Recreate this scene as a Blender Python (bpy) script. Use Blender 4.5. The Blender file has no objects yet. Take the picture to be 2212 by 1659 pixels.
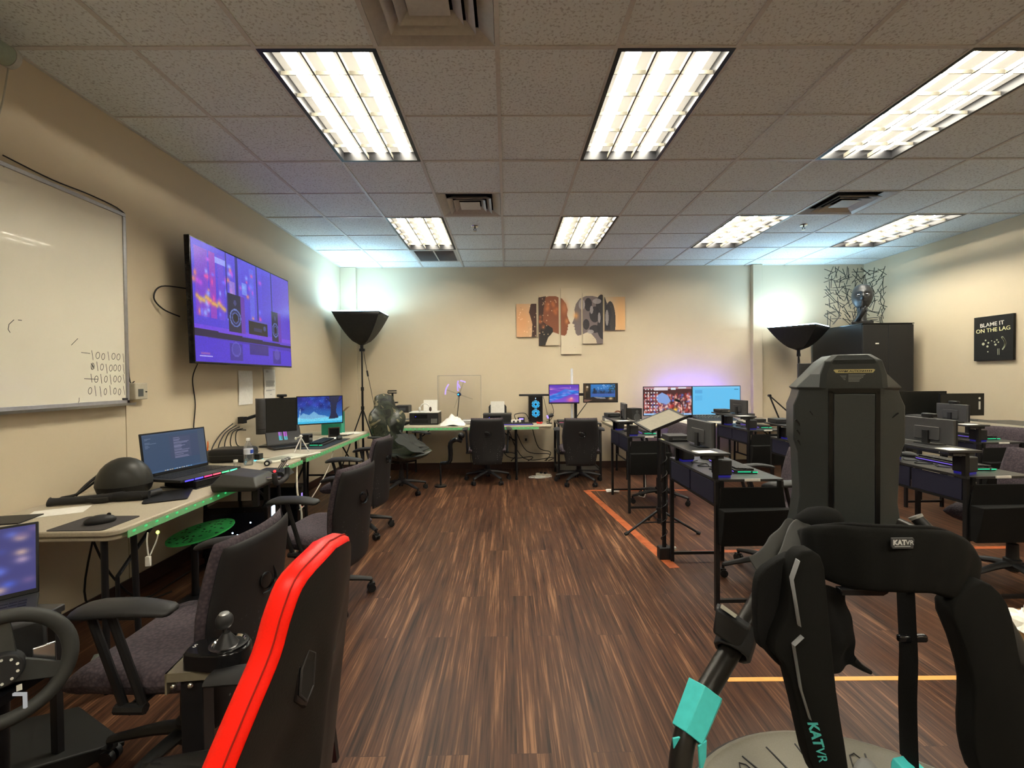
import bpy, math, random
import numpy as np
from mathutils import Vector, Matrix, noise
random.seed(7)
SC = bpy.context.scene
COL = SC.collection
PI = math.pi

# ---------------------------------------------------------------- camera
RIGHT = Vector((0.99989184, -0.0111981, -0.00953431))
UP = Vector((0.00970037, 0.01486931, 0.99984239))
FWD = Vector((0.01105457, 0.99982674, -0.01497632))
cd = bpy.data.cameras.new('camera'); cam = bpy.data.objects.new('camera', cd); COL.objects.link(cam)
cd.sensor_width = 36.0; cd.lens = 36.0 * 990.7 / 2212; cd.clip_start = 0.02; cd.clip_end = 60
mw = Matrix.Identity(4)
for i in range(3):
    mw[i][0] = RIGHT[i]; mw[i][1] = UP[i]; mw[i][2] = -FWD[i]
mw[0][3], mw[1][3], mw[2][3] = 0.0, 0.0, 1.39
cam.matrix_world = mw
SC.camera = cam
# ---------------------------------------------------------------- world, exposure
wd = bpy.data.worlds.new('world'); SC.world = wd; wd.use_nodes = True
wd.node_tree.nodes['Background'].inputs[0].default_value = (0.5, 0.55, 0.6, 1)
wd.node_tree.nodes['Background'].inputs[1].default_value = 0.02
SC.view_settings.view_transform = 'Standard'; SC.view_settings.look = 'None'
SC.view_settings.gamma = 1; SC.view_settings.use_curve_mapping = False
SC.view_settings.exposure = 0.0
L_FIX = 27.5      # ceiling troffer brightness
L_SOFT = 21.0     # softbox brightness

XL, XR, YB, YF, H = -2.48, 5.455, 6.955, -2.4, 3.056
T = 0.6096; GX, GY = -1.2515, 2.3437

# ---------------------------------------------------------------- materials
def lin(c):
    return tuple((v / 255 / 12.92) if v / 255 <= 0.04045 else ((v / 255 + 0.055) / 1.055) ** 2.4 for v in c)
MATS = {}
def nodes(m):
    m.use_nodes = True; nt = m.node_tree
    return nt, nt.nodes['Principled BSDF']
def mat(name, col, rough=0.5, metal=0.0, var=0.06, scale=40.0, bump=0.0, emit=None, es=1.0, trans=0.0, alpha=1.0, coat=0.0, spec=0.28, sheen=0.0):
    """principled with a little procedural noise in its colour, so nothing is perfectly flat"""
    if name in MATS: return MATS[name]
    m = bpy.data.materials.new(name); nt, b = nodes(m); MATS[name] = m
    tc = nt.nodes.new('ShaderNodeTexCoord'); nz = nt.nodes.new('ShaderNodeTexNoise')
    nz.inputs['Scale'].default_value = scale; nz.inputs['Detail'].default_value = 4
    nt.links.new(tc.outputs['Object'], nz.inputs['Vector'])
    rp = nt.nodes.new('ShaderNodeValToRGB'); nt.links.new(nz.outputs['Fac'], rp.inputs['Fac'])
    rp.color_ramp.elements[0].position = 0.3; rp.color_ramp.elements[1].position = 0.7
    rp.color_ramp.elements[0].color = tuple(c * (1 - var) for c in col) + (1,)
    rp.color_ramp.elements[1].color = tuple(min(1, c * (1 + var)) for c in col) + (1,)
    nt.links.new(rp.outputs['Color'], b.inputs['Base Color'])
    b.inputs['Roughness'].default_value = rough; b.inputs['Metallic'].default_value = metal
    b.inputs['Specular IOR Level'].default_value = spec
    b.inputs['Coat Weight'].default_value = coat
    if sheen: b.inputs['Sheen Weight'].default_value = sheen
    if trans: b.inputs['Transmission Weight'].default_value = trans
    if alpha < 1: b.inputs['Alpha'].default_value = alpha
    if emit:
        b.inputs['Emission Color'].default_value = tuple(emit) + (1,); b.inputs['Emission Strength'].default_value = es
    if bump:
        bp = nt.nodes.new('ShaderNodeBump'); bp.inputs['Strength'].default_value = bump; bp.inputs['Distance'].default_value = 0.002
        nt.links.new(nz.outputs['Fac'], bp.inputs['Height']); nt.links.new(bp.outputs['Normal'], b.inputs['Normal'])
    return m

black = mat('black_plastic', (0.012, 0.012, 0.013), 0.42)
black2 = mat('charcoal_plastic', (0.022, 0.022, 0.023), 0.5)
gloss = mat('gloss_black', (0.008, 0.008, 0.009), 0.12)
bmetal = mat('black_metal', (0.014, 0.014, 0.016), 0.38, 0.3)
dgrey = mat('dark_grey_plastic', (0.05, 0.05, 0.052), 0.5)
grey = mat('grey_plastic', (0.16, 0.16, 0.155), 0.5)
silver = mat('silver_metal', (0.6, 0.6, 0.62), 0.25, 1.0)
alu = mat('aluminium', (0.45, 0.45, 0.46), 0.35, 0.8)
white = mat('white_plastic', (0.72, 0.71, 0.66), 0.4)
paper = mat('paper', (0.78, 0.76, 0.7), 0.8)
cream = mat('cream_plastic', (0.50, 0.46, 0.36), 0.45)
tabletop_m = mat('table_plastic', (0.42, 0.37, 0.28), 0.45, scale=120, var=0.08, bump=0.15)
rubber = mat('rubber', (0.015, 0.015, 0.015), 0.7)
cable_m = mat('black_cable', (0.012, 0.012, 0.012), 0.5)
cardboard = mat('cardboard', (0.36, 0.22, 0.11), 0.8)
woodbox = mat('wood_box', (0.32, 0.17, 0.07), 0.5)
chrome = mat('chrome', (0.8, 0.8, 0.8), 0.1, 1.0)
teal = mat('teal_plastic', lin((70, 195, 195)), 0.4)
redleather = mat('red_leather', lin((255, 28, 12)), 0.42, bump=0.2, scale=300)
blackleather = mat('black_leather', (0.016, 0.015, 0.014), 0.42, bump=0.25, scale=260)
navyfab = mat('navy_fabric', (0.012, 0.012, 0.03), 0.75, scale=400)
blackfab = mat('black_fabric', (0.007, 0.007, 0.007), 0.85, scale=500, var=0.3, bump=0.3, spec=0.15)
neoprene = mat('neoprene', (0.0055, 0.0055, 0.005), 0.85, scale=600, var=0.3, bump=0.2, spec=0.15)
towerm = mat('tower_plastic', (0.030, 0.034, 0.033), 0.42, scale=300, var=0.1, bump=0.12)
reflect = mat('reflective_grey', (0.30, 0.31, 0.32), 0.4)
orange_tape = mat('orange_tape', (0.34, 0.085, 0.028), 0.5, scale=12, var=0.25)
yellow_tape = mat('yellow_tape', (0.75, 0.36, 0.10), 0.5)
glassm = mat('clear_acrylic', (0.95, 0.97, 0.95), 0.03, trans=1.0, alpha=0.16)
clear_water = mat('clear_bottle', (0.9, 0.93, 0.95), 0.05, trans=0.9, alpha=0.45)
blue_label = mat('blue_label', (0.03, 0.08, 0.45), 0.5)
greencard = mat('green_card', (0.03, 0.30, 0.20), 0.6)
deskblack = mat('desk_laminate', (0.035, 0.035, 0.036), 0.32, scale=200, var=0.2)
deskframe = mat('desk_frame', (0.010, 0.010, 0.011), 0.45)
ink = mat('marker_ink', (0.03, 0.03, 0.03), 0.6)
def emat(name, c, s): return mat(name, (0.02, 0.02, 0.02), 0.4, emit=c, es=s)
led_green = emat('led_green', (0.05, 0.75, 0.22), 0.9)
apron_glow = mat('apron_painted_glow', (0.16, 0.30, 0.17), 0.5, emit=(0.02, 0.22, 0.05), es=0.45)  # table apron lit by the diodes, put in as a pale green glow
led_blue = emat('led_blue', (0.08, 0.06, 1.0), 1.3)
led_cyan = emat('led_cyan', (0.03, 0.45, 0.9), 2.2)
led_purple = emat('led_purple', (0.30, 0.2, 1.0), 2.2)
led_white = emat('led_white', (0.55, 0.75, 1.0), 6.0)
led_red = emat('led_red', (1.0, 0.05, 0.06), 1.3)
blue_base = emat('speaker_blue_base', (0.03, 0.02, 0.5), 0.3)

def fabric_purple():
    m = bpy.data.materials.new('purple_fabric'); nt, b = nodes(m)
    tc = nt.nodes.new('ShaderNodeTexCoord'); v = nt.nodes.new('ShaderNodeTexVoronoi'); v.inputs['Scale'].default_value = 90
    nt.links.new(tc.outputs['Object'], v.inputs['Vector'])
    r = nt.nodes.new('ShaderNodeValToRGB'); nt.links.new(v.outputs['Distance'], r.inputs['Fac'])
    r.color_ramp.elements[0].color = (0.080, 0.056, 0.066, 1); r.color_ramp.elements[1].color = (0.034, 0.026, 0.034, 1); r.color_ramp.elements[1].position = 0.75
    nt.links.new(r.outputs['Color'], b.inputs['Base Color']); b.inputs['Roughness'].default_value = 0.9
    bp = nt.nodes.new('ShaderNodeBump'); bp.inputs['Strength'].default_value = 0.5; bp.inputs['Distance'].default_value = 0.003
    nt.links.new(v.outputs['Distance'], bp.inputs['Height']); nt.links.new(bp.outputs['Normal'], b.inputs['Normal'])
    return m
purple = fabric_purple()

def shell_dots():
    m = bpy.data.materials.new('dotted_shell'); nt, b = nodes(m)
    tc = nt.nodes.new('ShaderNodeTexCoord'); v = nt.nodes.new('ShaderNodeTexVoronoi'); v.inputs['Scale'].default_value = 40
    v.inputs['Randomness'].default_value = 0.55
    nt.links.new(tc.outputs['Object'], v.inputs['Vector'])
    lt = nt.nodes.new('ShaderNodeMath'); lt.operation = 'LESS_THAN'; lt.inputs[1].default_value = 0.17; nt.links.new(v.outputs['Distance'], lt.inputs[0])
    sx = nt.nodes.new('ShaderNodeSeparateXYZ'); nt.links.new(tc.outputs['Object'], sx.inputs[0])
    mr = nt.nodes.new('ShaderNodeMapRange'); mr.inputs[1].default_value = 0.36; mr.inputs[2].default_value = 0.62; mr.inputs[3].default_value = 1; mr.inputs[4].default_value = 0
    nt.links.new(sx.outputs['Z'], mr.inputs[0])
    mu = nt.nodes.new('ShaderNodeMath'); mu.operation = 'MULTIPLY'; nt.links.new(lt.outputs[0], mu.inputs[0]); nt.links.new(mr.outputs[0], mu.inputs[1])
    mx = nt.nodes.new('ShaderNodeMix'); mx.data_type = 'RGBA'; nt.links.new(mu.outputs[0], mx.inputs[0])
    mx.inputs[6].default_value = (0.013, 0.0125, 0.0135, 1); mx.inputs[7].default_value = (0.16, 0.155, 0.16, 1)
    nt.links.new(mx.outputs[2], b.inputs['Base Color']); b.inputs['Roughness'].default_value = 0.5; b.inputs['Specular IOR Level'].default_value = 0.3
    return m
shellm = shell_dots()

def wall_mat():
    m = bpy.data.materials.new('cream_wall'); nt, b = nodes(m)
    tc = nt.nodes.new('ShaderNodeTexCoord'); n1 = nt.nodes.new('ShaderNodeTexNoise'); n1.inputs['Scale'].default_value = 1.2; n1.inputs['Detail'].default_value = 6
    n2 = nt.nodes.new('ShaderNodeTexNoise'); n2.inputs['Scale'].default_value = 160; n2.inputs['Detail'].default_value = 2
    nt.links.new(tc.outputs['Object'], n1.inputs['Vector']); nt.links.new(tc.outputs['Object'], n2.inputs['Vector'])
    r = nt.nodes.new('ShaderNodeValToRGB'); nt.links.new(n1.outputs['Fac'], r.inputs['Fac'])
    r.color_ramp.elements[0].position = 0.3; r.color_ramp.elements[1].position = 0.7
    r.color_ramp.elements[0].color = (0.58, 0.49, 0.35, 1); r.color_ramp.elements[1].color = (0.62, 0.53, 0.38, 1)
    nt.links.new(r.outputs['Color'], b.inputs['Base Color']); b.inputs['Roughness'].default_value = 0.65
    bp = nt.nodes.new('ShaderNodeBump'); bp.inputs['Strength'].default_value = 0.15; bp.inputs['Distance'].default_value = 0.002
    nt.links.new(n2.outputs['Fac'], bp.inputs['Height']); nt.links.new(bp.outputs['Normal'], b.inputs['Normal'])
    return m
wallm = wall_mat()

def tile_mat():
    m = bpy.data.materials.new('ceiling_tile'); nt, b = nodes(m)
    tc = nt.nodes.new('ShaderNodeTexCoord'); n1 = nt.nodes.new('ShaderNodeTexNoise'); n1.inputs['Scale'].default_value = 70; n1.inputs['Detail'].default_value = 5
    nt.links.new(tc.outputs['Object'], n1.inputs['Vector'])
    r = nt.nodes.new('ShaderNodeValToRGB'); nt.links.new(n1.outputs['Fac'], r.inputs['Fac'])
    r.color_ramp.elements[0].position = 0.36; r.color_ramp.elements[1].position = 0.46
    r.color_ramp.elements[0].color = (0.54, 0.57, 0.56, 1); r.color_ramp.elements[1].color = (0.80, 0.86, 0.86, 1)
    nt.links.new(r.outputs['Color'], b.inputs['Base Color']); b.inputs['Roughness'].default_value = 0.9
    bp = nt.nodes.new('ShaderNodeBump'); bp.inputs['Strength'].default_value = 0.5; bp.inputs['Distance'].default_value = 0.004
    nt.links.new(n1.outputs['Fac'], bp.inputs['Height']); nt.links.new(bp.outputs['Normal'], b.inputs['Normal'])
    return m
tilem = tile_mat()

def floor_mat():
    m = bpy.data.materials.new('wood_plank'); nt, b = nodes(m); N = nt.nodes.new; Lk = nt.links.new
    tc = N('ShaderNodeTexCoord')
    rot = N('ShaderNodeMapping'); rot.inputs['Rotation'].default_value = (0, 0, PI / 2); Lk(tc.outputs['Object'], rot.inputs['Vector'])
    br = N('ShaderNodeTexBrick'); Lk(rot.outputs[0], br.inputs['Vector'])
    br.offset = 0.37; br.offset_frequency = 2; br.inputs['Scale'].default_value = 1.0
    br.inputs['Brick Width'].default_value = 1.22; br.inputs['Row Height'].default_value = 0.152
    br.inputs['Mortar Size'].default_value = 0.0012; br.inputs['Mortar Smooth'].default_value = 0.3; br.inputs['Bias'].default_value = 0
    br.inputs['Color1'].default_value = (0.2, 0.2, 0.2, 1); br.inputs['Color2'].default_value = (0.8, 0.8, 0.8, 1); br.inputs['Mortar'].default_value = (0.5, 0.5, 0.5, 1)
    # streaks along the planks
    mp = N('ShaderNodeMapping'); mp.inputs['Scale'].default_value = (120, 3.0, 1); Lk(tc.outputs['Object'], mp.inputs['Vector'])
    ad = N('ShaderNodeVectorMath'); ad.operation = 'ADD'; Lk(mp.outputs[0], ad.inputs[0])
    sc = N('ShaderNodeVectorMath'); sc.operation = 'SCALE'; sc.inputs['Scale'].default_value = 7; Lk(br.outputs['Color'], sc.inputs[0]); Lk(sc.outputs[0], ad.inputs[1])
    n1 = N('ShaderNodeTexNoise'); n1.inputs['Scale'].default_value = 1.0; n1.inputs['Detail'].default_value = 5; n1.inputs['Roughness'].default_value = 0.6; Lk(ad.outputs[0], n1.inputs['Vector'])
    mp2 = N('ShaderNodeMapping'); mp2.inputs['Scale'].default_value = (30, 1.2, 1); Lk(tc.outputs['Object'], mp2.inputs['Vector'])
    ad2 = N('ShaderNodeVectorMath'); ad2.operation = 'ADD'; Lk(mp2.outputs[0], ad2.inputs[0]); Lk(sc.outputs[0], ad2.inputs[1])
    n2 = N('ShaderNodeTexNoise'); n2.inputs['Scale'].default_value = 1.0; n2.inputs['Detail'].default_value = 4; Lk(ad2.outputs[0], n2.inputs['Vector'])
    av = N('ShaderNodeMath'); av.operation = 'ADD'; Lk(n1.outputs['Fac'], av.inputs[0]); Lk(n2.outputs['Fac'], av.inputs[1])
    hb = N('ShaderNodeMath'); hb.operation = 'MULTIPLY_ADD'; hb.inputs[1].default_value = 0.5; Lk(av.outputs[0], hb.inputs[0])
    pb = N('ShaderNodeMath'); pb.operation = 'MULTIPLY_ADD'; pb.inputs[1].default_value = 0.05; pb.inputs[2].default_value = -0.025; Lk(br.outputs['Color'], pb.inputs[0]); Lk(pb.outputs[0], hb.inputs[2])
    r = N('ShaderNodeValToRGB'); Lk(hb.outputs[0], r.inputs['Fac'])
    e = r.color_ramp.elements
    e[0].position = 0.36; e[0].color = (0.014, 0.006, 0.004, 1)
    e[1].position = 0.66; e[1].color = (0.22, 0.11, 0.057, 1)
    x = e.new(0.46); x.color = (0.050, 0.021, 0.012, 1)
    x = e.new(0.54); x.color = (0.070, 0.030, 0.016, 1)
    mx = N('ShaderNodeMix'); mx.data_type = 'RGBA'; mf = N('ShaderNodeMath'); mf.operation = 'MULTIPLY'; mf.inputs[1].default_value = 0.6
    Lk(br.outputs['Fac'], mf.inputs[0]); Lk(mf.outputs[0], mx.inputs[0]); Lk(r.outputs['Color'], mx.inputs[6]); mx.inputs[7].default_value = (0.03, 0.014, 0.01, 1)
    Lk(mx.outputs[2], b.inputs['Base Color'])
    b.inputs['Roughness'].default_value = 0.42; b.inputs['Specular IOR Level'].default_value = 0.22
    bp = N('ShaderNodeBump'); bp.inputs['Strength'].default_value = 0.25; bp.inputs['Distance'].default_value = 0.0015
    Lk(n1.outputs['Fac'], bp.inputs['Height']); Lk(bp.outputs['Normal'], b.inputs['Normal'])
    return m
floorm = floor_mat()
basem = mat('baseboard_vinyl', (0.045, 0.024, 0.018), 0.45)

def camo_mat():
    m = bpy.data.materials.new('camo_leather'); nt, b = nodes(m); N = nt.nodes.new; Lk = nt.links.new
    tc = N('ShaderNodeTexCoord'); n = N('ShaderNodeTexNoise'); n.inputs['Scale'].default_value = 6; n.inputs['Detail'].default_value = 1.5; n.inputs['Distortion'].default_value = 1.2
    Lk(tc.outputs['Object'], n.inputs['Vector']); r = N('ShaderNodeValToRGB'); Lk(n.outputs['Fac'], r.inputs['Fac']); r.color_ramp.interpolation = 'CONSTANT'
    e = r.color_ramp.elements; e[0].color = (0.010, 0.012, 0.009, 1); e[1].position = 0.60; e[1].color = (0.17, 0.15, 0.085, 1)
    x = e.new(0.46); x.color = (0.030, 0.036, 0.022, 1)
    x = e.new(0.54); x.color = (0.014, 0.020, 0.013, 1)
    Lk(r.outputs['Color'], b.inputs['Base Color']); b.inputs['Roughness'].default_value = 0.32
    return m
camo = camo_mat()

# ---------------------------------------------------------------- mesh builder
class G:
    def __init__(s): s.v = []; s.f = []; s.mi = []; s.uvc = None
    def add(s, vs, fs, m=0, M=None):
        o = len(s.v)
        s.v += [(M @ Vector(p)) if M else Vector(p) for p in vs]
        s.f += [tuple(o + i for i in f) for f in fs]; s.mi += [m] * len(fs)
        return s
    def box(s, x0, x1, y0, y1, z0, z1, m=0, M=None):
        vs = [(x0, y0, z0), (x1, y0, z0), (x1, y1, z0), (x0, y1, z0), (x0, y0, z1), (x1, y0, z1), (x1, y1, z1), (x0, y1, z1)]
        return s.add(vs, [(0, 3, 2, 1), (4, 5, 6, 7), (0, 1, 5, 4), (1, 2, 6, 5), (2, 3, 7, 6), (3, 0, 4, 7)], m, M)
    def cb(s, c, d, m=0, R=None):
        M = Matrix.Translation(c) @ (R.to_4x4() if R else Matrix.Identity(4))
        return s.box(-d[0] / 2, d[0] / 2, -d[1] / 2, d[1] / 2, -d[2] / 2, d[2] / 2, m, M)
    def tube(s, pts, r, n=8, m=0, smooth=0, flat=1.0, M=None):
        P = [Vector(p) for p in pts]
        if smooth and len(P) > 2:
            Q = []
            for i in range(len(P) - 1):
                a = P[max(i - 1, 0)]; b = P[i]; c = P[i + 1]; d = P[min(i + 2, len(P) - 1)]
                for k in range(smooth):
                    t = k / smooth
                    Q.append(0.5 * ((2 * b) + (c - a) * t + (2 * a - 5 * b + 4 * c - d) * t * t + (3 * b - a - 3 * c + d) * t ** 3))
            Q.append(P[-1]); 
            if not isinstance(r, (int, float)):
                rr = []
                for i in range(len(Q)):
                    u = i / (len(Q) - 1) * (len(r) - 1); k = min(int(u), len(r) - 2); rr.append(r[k] + (r[k + 1] - r[k]) * (u - k))
                r = rr
            P = Q
        R = r if not isinstance(r, (int, float)) else [r] * len(P)
        vs = []; fs = []; up = None
        for i, p in enumerate(P):
            t = (P[min(i + 1, len(P) - 1)] - P[max(i - 1, 0)]).normalized()
            if up is None:
                up = Vector((0, 0, 1)) if abs(t.z) < 0.9 else Vector((1, 0, 0))
            a = t.cross(up)
            if a.length < 1e-6: a = t.cross(Vector((0, 1, 0)))
            a.normalize(); b = a.cross(t).normalized(); up = b
            for k in range(n):
                th = 2 * PI * k / n
                vs.append(p + a * math.cos(th) * R[i] + b * math.sin(th) * R[i] * flat)
        for i in range(len(P) - 1):
            for k in range(n):
                fs.append((i * n + k, i * n + (k + 1) % n, (i + 1) * n + (k + 1) % n, (i + 1) * n + k))
        fs.append(tuple(range(n))[::-1]); fs.append(tuple((len(P) - 1) * n + k for k in range(n)))
        return s.add(vs, fs, m, M)
    def cyl(s, p, q, r, r2=None, n=16, m=0, M=None):
        return s.tube([p, q], [r, r if r2 is None else r2], n, m, M=M)
    def lathe(s, prof, c=(0, 0, 0), n=20, m=0, M=None):
        vs = []; fs = []
        for (r, z) in prof:
            for k in range(n):
                th = 2 * PI * k / n; vs.append((c[0] + r * math.cos(th), c[1] + r * math.sin(th), c[2] + z))
        for i in range(len(prof) - 1):
            for k in range(n): fs.append((i * n + k, i * n + (k + 1) % n, (i + 1) * n + (k + 1) % n, (i + 1) * n + k))
        fs.append(tuple(range(n))[::-1]); fs.append(tuple((len(prof) - 1) * n + k for k in range(n)))
        return s.add(vs, fs, m, M)
    def ell(s, c, rx, ry, rz, nu=16, nv=10, m=0, M=None):
        vs = [(c[0], c[1], c[2] - rz)]; fs = []
        for j in range(1, nv):
            ph = -PI / 2 + PI * j / nv
            for i in range(nu):
                th = 2 * PI * i / nu; vs.append((c[0] + rx * math.cos(ph) * math.cos(th), c[1] + ry * math.cos(ph) * math.sin(th), c[2] + rz * math.sin(ph)))
        vs.append((c[0], c[1], c[2] + rz)); L = len(vs) - 1
        for i in range(nu):
            fs.append((0, 1 + (i + 1) % nu, 1 + i)); fs.append((L, 1 + (nv - 2) * nu + i, 1 + (nv - 2) * nu + (i + 1) % nu))
            for j in range(nv - 2): fs.append((1 + j * nu + i, 1 + j * nu + (i + 1) % nu, 1 + (j + 1) * nu + (i + 1) % nu, 1 + (j + 1) * nu + i))
        return s.add(vs, fs, m, M)
    def prism(s, poly, a, b, plane='xz', m=0, M=None, ms=None):
        """polygon extruded from a to b along the third axis; ms = material of the side band"""
        def P(u, v, w): return {'xy': (u, v, w), 'xz': (u, w, v), 'yz': (w, u, v)}[plane]
        n = len(poly); vs = [P(u, v, a) for u, v in poly] + [P(u, v, b) for u, v in poly]
        s.add(vs, [tuple(range(n))[::-1], tuple(range(n, 2 * n))], m, M)
        o = len(s.v) - 2 * n
        s.f += [(o + i, o + (i + 1) % n, o + n + (i + 1) % n, o + n + i) for i in range(n)]; s.mi += [m if ms is None else ms] * n
        return s
    def pad(s, wf, z0, z1, yc, th, nu=14, nv=14, p=6, m=0, M=None):
        """closed cushion in the xz plane: half-width wf(t), centre depth yc(u,t), thickness th"""
        us = [math.sin(PI / 2 * (-1 + 2 * i / nu)) for i in range(nu + 1)]; vs_ = [math.sin(PI / 2 * (-1 + 2 * i / nv)) for i in range(nv + 1)]
        V = []; F = []; n = nu + 1
        for sgn in (-1, 1):
            for v in vs_:
                t = (v + 1) / 2
                for u in us:
                    h = th / 2 * (max(0, 1 - abs(u) ** p) * max(0, 1 - abs(v) ** p)) ** 0.5
                    V.append((u * wf(t), yc(u, t) + sgn * h, z0 + (z1 - z0) * t))
        o2 = n * (nv + 1)
        for j in range(nv):
            for i in range(nu):
                a = j * n + i; F.append((a, a + 1, a + n + 1, a + n)); F.append((o2 + a, o2 + a + n, o2 + a + n + 1, o2 + a + 1))
        return s.add(V, F, m, M)
    def loft(s, rings, m=0, M=None):
        n = len(rings[0]); vs = [p for r in rings for p in r]; fs = []
        for i in range(len(rings) - 1):
            for k in range(n): fs.append((i * n + k, i * n + (k + 1) % n, (i + 1) * n + (k + 1) % n, (i + 1) * n + k))
        fs.append(tuple(range(n))[::-1]); fs.append(tuple((len(rings) - 1) * n + k for k in range(n)))
        return s.add(vs, fs, m, M)
    def xf(s, M, start=0):
        for i in range(start, len(s.v)): s.v[i] = M @ s.v[i]
        return s

def RZ(a): return Matrix.Rotation(a, 4, 'Z')
def RX(a): return Matrix.Rotation(a, 4, 'X')
def RY(a): return Matrix.Rotation(a, 4, 'Y')
def TR(x, y, z): return Matrix.Translation((x, y, z))

def obj(name, g, m, parent=None, bev=0.0, seg=2, sub=0, ang=40, merge=False):
    me = bpy.data.meshes.new(name); me.from_pydata([tuple(v) for v in g.v], [], g.f)
    ms = m if isinstance(m, (list, tuple)) else [m]
    for x in ms: me.materials.append(x)
    if len(ms) > 1: me.polygons.foreach_set('material_index', g.mi)
    import bmesh
    bm = bmesh.new(); bm.from_mesh(me)
    if merge: bmesh.ops.remove_doubles(bm, verts=bm.verts, dist=1e-5)
    bmesh.ops.recalc_face_normals(bm, faces=bm.faces); bm.to_mesh(me); bm.free()
    me.shade_smooth(); me.set_sharp_from_angle(angle=math.radians(ang))
    o = bpy.data.objects.new(name, me); COL.objects.link(o)
    if parent is not None: o.parent = parent
    if bev:
        b = o.modifiers.new('bevel', 'BEVEL'); b.width = bev; b.segments = seg; b.limit_method = 'ANGLE'; b.angle_limit = math.radians(35); b.use_clamp_overlap = True
    if sub:
        b = o.modifiers.new('subsurf', 'SUBSURF'); b.levels = sub; b.render_levels = sub
    return o
def tag(o, label, cat, group=None, kind=None):
    o['label'] = label; o['category'] = cat
    if group: o['group'] = group
    if kind: o['kind'] = kind
    return o
def thing(name, label, cat, loc=(0, 0, 0), rz=0.0, group=None):
    o = bpy.data.objects.new(name, None); COL.objects.link(o); o.empty_display_size = 0.1
    o.location = loc; o.rotation_euler = (0, 0, rz)
    return tag(o, label, cat, group)
def struct(name, g, m, **k):
    o = obj(name, g, m, **k); o['kind'] = 'structure'; return o
def copy_tree(o, parent=None):
    c = o.copy(); COL.objects.link(c)
    if parent is not None: c.parent = parent
    for ch in list(o.children): copy_tree(ch, c)
    return c
def dup(o, label, loc, rz, group=None):
    c = copy_tree(o); c.location = loc; c.rotation_euler = (0, 0, rz); c['label'] = label
    if group: c['group'] = group
    return c
def text_geo(txt, size, M, mname='text', extrude=0.0006, align='CENTER', shear=0.0, space=1.0, bold=0.0):
    c = bpy.data.curves.new('t', 'FONT'); c.body = txt; c.size = size; c.extrude = extrude; c.align_x = align; c.shear = shear; c.space_character = space
    c.offset = bold
    o = bpy.data.objects.new('t', c); COL.objects.link(o)
    dg = bpy.context.evaluated_depsgraph_get(); me = bpy.data.meshes.new_from_object(o.evaluated_get(dg))
    g = G(); g.add([v.co for v in me.vertices], [tuple(p.vertices) for p in me.polygons], 0, M)
    bpy.data.objects.remove(o); bpy.data.curves.remove(c); bpy.data.meshes.remove(me)
    return g

# ---------------------------------------------------------------- pictures (screens, canvases): colours on a fine grid
class Pic:
    def __init__(s, w, h, c=(0, 0, 0), ar=1.0):
        s.w, s.h = w, h; s.a = np.zeros((h, w, 3)); s.a[:] = c
        s.X, s.Y = np.meshgrid((np.arange(w) + .5) / w, (np.arange(h) + .5) / h); s.ar = ar   # Y runs downward
    def grad(s, c0, c1, axis='y'):
        t = (s.Y if axis == 'y' else s.X)[..., None]; s.a = np.array(c0) * (1 - t) + np.array(c1) * t; return s
    def rect(s, x0, y0, x1, y1, c, k=1.0, sk=0.0):
        yy = s.Y - sk * (s.X - x0); m = ((s.X >= x0) & (s.X < x1) & (yy >= y0) & (yy < y1))[..., None] * k; s.a = s.a * (1 - m) + np.array(c) * m; return s
    def ell(s, x, y, rx, ry, c, k=1.0):
        m = ((((s.X - x) / rx) ** 2 + ((s.Y - y) / ry) ** 2) < 1)[..., None] * k; s.a = s.a * (1 - m) + np.array(c) * m; return s
    def glow(s, x, y, rx, ry, c, k=1.0):
        m = np.exp(-(((s.X - x) / rx) ** 2 + ((s.Y - y) / ry) ** 2))[..., None] * k; s.a = s.a * (1 - m) + np.array(c) * m; return s
    def poly(s, pts, c, k=1.0):
        ins = np.zeros(s.X.shape, bool); n = len(pts)
        for i in range(n):
            x0, y0 = pts[i]; x1, y1 = pts[(i + 1) % n]
            if y0 == y1: continue
            cond = ((s.Y > y0) != (s.Y > y1)) & (s.X < (x1 - x0) * (s.Y - y0) / (y1 - y0) + x0); ins ^= cond
        m = ins[..., None] * k; s.a = s.a * (1 - m) + np.array(c) * m; return s
    def line(s, x0, y0, x1, y1, w, c, k=1.0):
        dx, dy = (x1 - x0) * s.ar, y1 - y0; L = dx * dx + dy * dy + 1e-9
        px, py = (s.X - x0) * s.ar, s.Y - y0; t = np.clip((px * dx + py * dy) / L, 0, 1)
        m = (np.hypot(px - t * dx, py - t * dy) < w)[..., None] * k; s.a = s.a * (1 - m) + np.array(c) * m; return s
    def noise(s, amt, seed=0):
        s.a = s.a * (1 + amt * (np.random.RandomState(seed).rand(s.h, s.w, 1) - .5) * 2); return s
def pic_mat(name, emissive=True, strength=1.0, rough=0.25):
    m = bpy.data.materials.new(name); nt, b = nodes(m); a = nt.nodes.new('ShaderNodeAttribute'); a.attribute_name = 'Col'
    if emissive:
        nt.links.new(a.outputs['Color'], b.inputs['Emission Color']); b.inputs['Emission Strength'].default_value = strength
        b.inputs['Base Color'].default_value = (0.01, 0.01, 0.01, 1)
    else:
        nt.links.new(a.outputs['Color'], b.inputs['Base Color'])
    b.inputs['Roughness'].default_value = rough
    return m
screen_m = pic_mat('lit_screen', True, 1.0)
canvas_m = pic_mat('printed_canvas', False, rough=0.75)
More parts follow.
